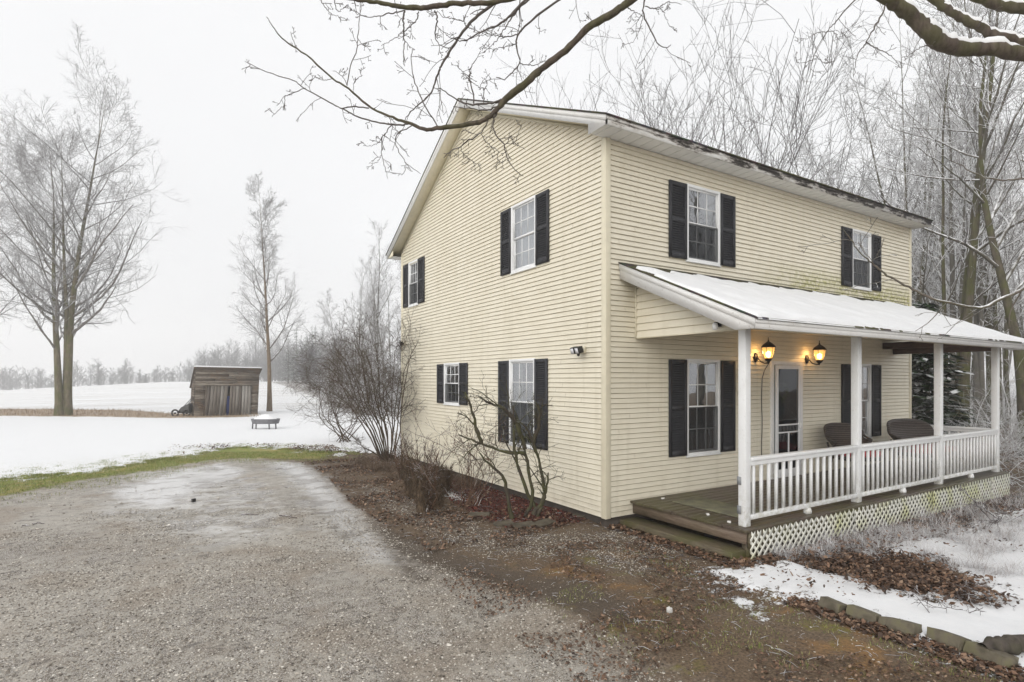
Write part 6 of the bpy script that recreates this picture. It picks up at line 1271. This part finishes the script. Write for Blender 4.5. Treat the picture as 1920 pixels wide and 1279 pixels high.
def leaves(name, XY, size, mat, lab, cat='leaves', curl=0.5, lift=0.008):
    n = len(XY); s_ = size[0] + (size[1] - size[0]) * RG.rand(n); a = RG.rand(n) * 6.28
    u = np.stack([np.cos(a), np.sin(a), RG.randn(n) * .35], 1); v = np.stack([-np.sin(a), np.cos(a), RG.randn(n) * .45], 1); up = np.array([0, 0, 1.])
    c = np.stack([XY[:, 0], XY[:, 1], zg(XY[:, 0], XY[:, 1]) + lift + RG.rand(n) * lift * 2.5], 1); S_ = s_[:, None]
    k = (curl * RG.rand(n))[:, None]
    V = np.stack([c - u * S_, c - u * .3 * S_ + v * .55 * S_ + up * k * S_, c + u * S_ + up * k * .4 * S_, c - u * .2 * S_ - v * .5 * S_ + up * k * S_ * .9, c + u * .35 * S_ + v * .5 * S_ + up * k * S_ * .5, c + u * .3 * S_ - v * .55 * S_ + up * k * S_ * .6, c.copy()], 1).reshape(-1, 3)
    f4 = np.array([(0, 3, 6, 1), (1, 6, 2, 4), (3, 5, 2, 6)]); F = (f4[None] + (np.arange(n) * 7)[:, None, None]).reshape(-1, 4)
    mb = MB(); mb.add(V, F, np.repeat(RG.rand(n), 7)); o = mb.build(name, mat, None); tag(o, lab, cat, kind='stuff'); return o
MLF = m_rnd('dead_leaves', [(0.0, (0.035, 0.022, 0.016)), (0.4, (0.10, 0.058, 0.036)), (0.8, (0.20, 0.115, 0.07)), (1.0, (0.34, 0.235, 0.16))], 0.6, 0.35)
leaves('leaf_litter', sample(9000, 4.5, 17, lambda X, Y: (X > -4.6) & (X < 0.1) & (Y > 0.3) & (Y < 9.3) & (sd_poly(P_DRIVE, X, Y) < -0.15) & (sd_poly(P_SNOW, X, Y) < -.1) & (vnoise(X, Y, 0.5, 41) + RG.rand(len(X)) * .6 > 0.75)), (.012, .030), MLF, 'brown leaf litter between driveway and gable wall')
lat = lambda X, Y: (Y < -2.03) & (Y > -2.9 + 0.03 * X) & (X > 0.0) & (X < 8.8) & (sd_poly(P_BED, X, Y) < 0.15) & (RG.rand(len(X)) < np.clip(1.25 + (Y + 2.0) * 1.3, .05, 1))
leaves('leaf_litter', sample(3500, 5, 16, lat), (.018, .042), MLF, 'brown leaves gathered along the lattice skirt')
leaves('leaf_litter', sample(900, 5, 10, lambda X, Y: (X > 0.02) & (X < 0.35) & (Y < 0.2) & (Y > -2.2)), (.015, .035), MLF, 'leaves caught beside the porch step')
leaves('leaf_litter', sample(4600, 5, 12, lambda X, Y: sd_poly(P_LIT, X, Y) > 0.06 - 0.30 * RG.rand(len(X)) ** 2 + (vnoise(X, Y, .3, 91) - .45) * .5), (.008, .034), MLF, 'heap of brown leaves in the snowy bed', lift=.025)
leaves('leaf_litter', sample(1300, 4, 8, lambda X, Y: (np.abs(X + 0.22) < 0.16 + 0.0 * Y) & (Y < -3.0) & (Y > -5.2)), (.014, .034), MLF, 'leaves lying along the stone edging')
leaves('leaf_litter', sample(5500, 4, 9.5, lambda X, Y: (X > -3.0) & (X < 0.2) & (Y < 0.6) & (Y > -5) & nohouse(X, Y) & (sd_poly(P_BED, X, Y) < 0) & (vnoise(X, Y, .5, 43) > .5)), (.008, .020), MLF, 'leaf crumbs scattered on the dirt')
TWXY = sample(1500, 4, 15, lambda X, Y: (sd_poly(P_DRIVE, X, Y) < -.1) & (X < .2) & (Y < 9) & nohouse(X, Y) & (sd_poly(P_SNOW, X, Y) < 0)); a_ = RG.rand(len(TWXY)) * 6.28; l_ = RG.uniform(.03, .14, len(TWXY)); dx = np.stack([np.cos(a_), np.sin(a_)], 1) * l_[:, None]
P_ = np.stack([np.concatenate([TWXY + dx * k, (zg(TWXY[:, 0], TWXY[:, 1]) + .012 + .012 * RG.rand(len(TWXY)))[:, None]], 1) for k in (-.5, .05, .5)], 1); P_[:, 1, 2] += .006; mb = MB(); mb.tubes(P_, np.tile([.0022, .002, .0012], (len(P_), 1)), 4); tag(mb.build('twig_litter', TWD, None), 'small dead twigs littering the dirt around the house', 'twigs', kind='stuff')
bits('gravel', sample(450, 3.8, 12, lambda X, Y: (sd_poly(P_DRIVE, X, Y) > -.1) & (vnoise(X, Y, 1.1, 71) > .35)), (.010, .022), 0.6, MPEB, 'larger stones in the driveway gravel')
leaves('leaf_litter', sample(1100, 4, 13, lambda X, Y: (sd_poly(P_BED, X, Y) > 0.02) & (vnoise(X, Y, .28, 95) * .6 + vnoise(X, Y, .9, 96) * .4 > .52)), (.006, .03), MLF, 'single leaves on the snow', lift=.05)
leaves('leaf_litter', sample(900, 8, 18, lambda X, Y: (sd_poly(P_SNOW, X, Y) > 0.0) & (sd_poly(P_SNOW, X, Y) < 3.0) & (vnoise(X, Y, .5, 97) + .3 * RG.rand(len(X)) > .62) & (X < -1) & (X > -5.5 + 2.5 * RG.rand(len(X))), (200, 800)), (.015, .035), MLF, 'leaves at the thawing snow edge', lift=.045)
MMUL = m_rnd('mulch_chips', [(0.0, (0.03, 0.010, 0.008)), (0.5, (0.11, 0.030, 0.022)), (1.0, (0.22, 0.07, 0.05))], 0.7, 0.25)
leaves('mulch_chips', sample(4200, 5, 13, lambda X, Y: (sd_poly(P_MULCH, X, Y) > -0.1) & nohouse(X, Y)), (.008, .024), MMUL, 'red wood mulch chips around the shrubs', 'mulch', .3)
def blades(name, XY, h, wd, mat, lab, cat='grass', bend=0.6, seg=3, lean=0.5, z0=0.0):
    n = len(XY); H = (h[0] + (h[1] - h[0]) * RG.rand(n))[:, None]; a = RG.rand(n) * 6.28; d = np.stack([np.cos(a), np.sin(a), 0 * a], 1); s_ = np.stack([-np.sin(a), np.cos(a), 0 * a], 1)
    b0 = np.stack([XY[:, 0], XY[:, 1], zg(XY[:, 0], XY[:, 1]) + z0], 1); ln = (lean * RG.rand(n))[:, None]; bd = (bend * RG.rand(n))[:, None]; V = []
    for k in range(seg + 1):
        t = k / seg; c = b0 + d * H * (ln * t + bd * t * t) + np.array([0, 0, 1.]) * H * (t - bd * t * t * .55); wk = wd * (1 - .85 * t); V += [c - s_ * wk, c + s_ * wk]
    V = np.stack(V, 1).reshape(-1, 3); f = np.array([(2 * k, 2 * k + 1, 2 * k + 3, 2 * k + 2) for k in range(seg)]); F = (f[None] + (np.arange(n) * (2 * seg + 2))[:, None, None]).reshape(-1, 4)
    mb = MB(); mb.add(V, F, np.repeat(RG.rand(n), 2 * seg + 2)); o = mb.build(name, mat, None); tag(o, lab, cat, kind='stuff'); return o
MGRS = m_rnd('lawn_grass', [(0.0, (0.10, 0.14, 0.025)), (0.5, (0.20, 0.25, 0.05)), (0.75, (0.33, 0.31, 0.12)), (1.0, (0.46, 0.39, 0.24))], 0.6, 0.3)
blades('grass', sample(36000, 7, 17, lambda X, Y: sd_poly(P_GRASS, X, Y) > -1.5 * RG.rand(len(X)) ** 2.2 * (vnoise(X, Y, .35, 61) > .35), (-150, 720)), (.025, .06), .0035, MGRS, 'green grass showing between driveway and snow', seg=2)
blades('grass', sample(15000, 8, 20, lambda X, Y: (lambda s_: (s_ > -.1) & (s_ < 1.6 * (.3 + vnoise(X, Y, 1.3, 63))) & (vnoise(X, Y, .22, 62) + .35 * RG.rand(len(X)) > .62 + .22 * s_))(sd_poly(P_SNOW, X, Y)) & (X < -.6), (-150, 760)), (.03, .065), .004, MGRS, 'grass poking through thin snow at the lawn edge', seg=2, z0=.012)
blades('grass', sample(2600, 4, 9, lambda X, Y: (X > -2.4) & (X < .1) & (Y < -1.2) & (sd_poly(P_BED, X, Y) < .02) & (vnoise(X, Y, .45, 51) * .6 + vnoise(X, Y, .15, 52) * .4 > .60), (1000, 1980)), (.012, .035), .0022, MGRS, 'mossy grass tufts on the dirt', seg=2)
MFR = M('frosted_grass', 0.7, 0.2); c_ = MFR.ramp(MFR.attr('rnd'), [(0.0, (0.16, 0.12, 0.10)), (0.2, (0.34, 0.29, 0.27)), (0.4, (0.70, 0.69, 0.69)), (1.0, (0.80, 0.81, 0.83))]); MFR.base(c_)
PF = GP((1440, 1048), (1500, 1018), (1580, 1005), (1700, 985), (1800, 975), (1900, 960), (1960, 1000), (1900, 1080), (1850, 1090), (1760, 1058), (1640, 1042), (1540, 1055))
cl = sample(85, 6, 14, lambda X, Y: (sd_poly(PF, X, Y) > 0) & (Y < -2.15))
XY = np.repeat(cl, 120, 0) + RG.randn(len(cl) * 120, 2) * .06
blades('frosted_grass', XY, (.10, .27), .0016, MFR.m, 'frost covered grass clumps in front of the lattice', bend=1.3, seg=5, lean=.9)
cl = sample(80, 8, 22, lambda X, Y: (X > 3.5) & (Y < -2.1) & (Y > -4 - .25 * X) & (sd_poly(PF, X, Y) < 0), (1700, 2100))
XY = np.repeat(cl, 60, 0) + RG.randn(len(cl) * 60, 2) * .09
blades('frosted_grass', XY, (.12, .40), .0018, MFR.m, 'frost covered grass at the right edge', bend=1.0, seg=5, lean=.8)
MBRN = m_rnd('dry_stalks', [(0.0, (0.05, 0.035, 0.025)), (0.6, (0.16, 0.11, 0.075)), (1.0, (0.34, 0.27, 0.20))], 0.7, 0.2)
cl = sample(150, 7, 17, lambda X, Y: (X > -1.3) & (X < 0.0) & (Y > 3.5) & (Y < 8.6)); XY = np.repeat(cl, 45, 0) + RG.randn(len(cl) * 45, 2) * .07
blades('dry_grass', XY, (.08, .28), .0022, MBRN, 'dry brown stalks at the foot of the shrubs', bend=.9, seg=4, lean=.8)
q0 = sample(5000, 30, 60, lambda X, Y: sd_poly(P_DRY, X, Y) > -.3, (-100, 520))
blades('dry_grass', q0, (.08, .25), .012, m_rnd('tan_grass', [(0.0, (0.12, 0.08, 0.045)), (1.0, (0.40, 0.29, 0.17))]), 'strip of tan dry grass along the field edge', seg=2)
# ------------------------------------------------------------------ fog
hz = bpy.data.materials.new('fog'); hz.use_nodes = True; t = hz.node_tree; t.nodes.clear()
o_ = t.nodes.new('ShaderNodeOutputMaterial'); pv = t.nodes.new('ShaderNodeVolumePrincipled'); pv.inputs['Color'].default_value = (0.985, 0.987, 0.99, 1); pv.inputs['Density'].default_value = 0.0021; pv.inputs['Anisotropy'].default_value = 0.2
t.links.new(pv.outputs[0], o_.inputs['Volume'])
mb = MB().box(-600, 660, -100, 680, -12, 48); o = mb.build('haze', hz); o.data.materials.clear(); o.data.materials.append(hz); tag(o, kind='stuff')
o.display_type = 'WIRE'
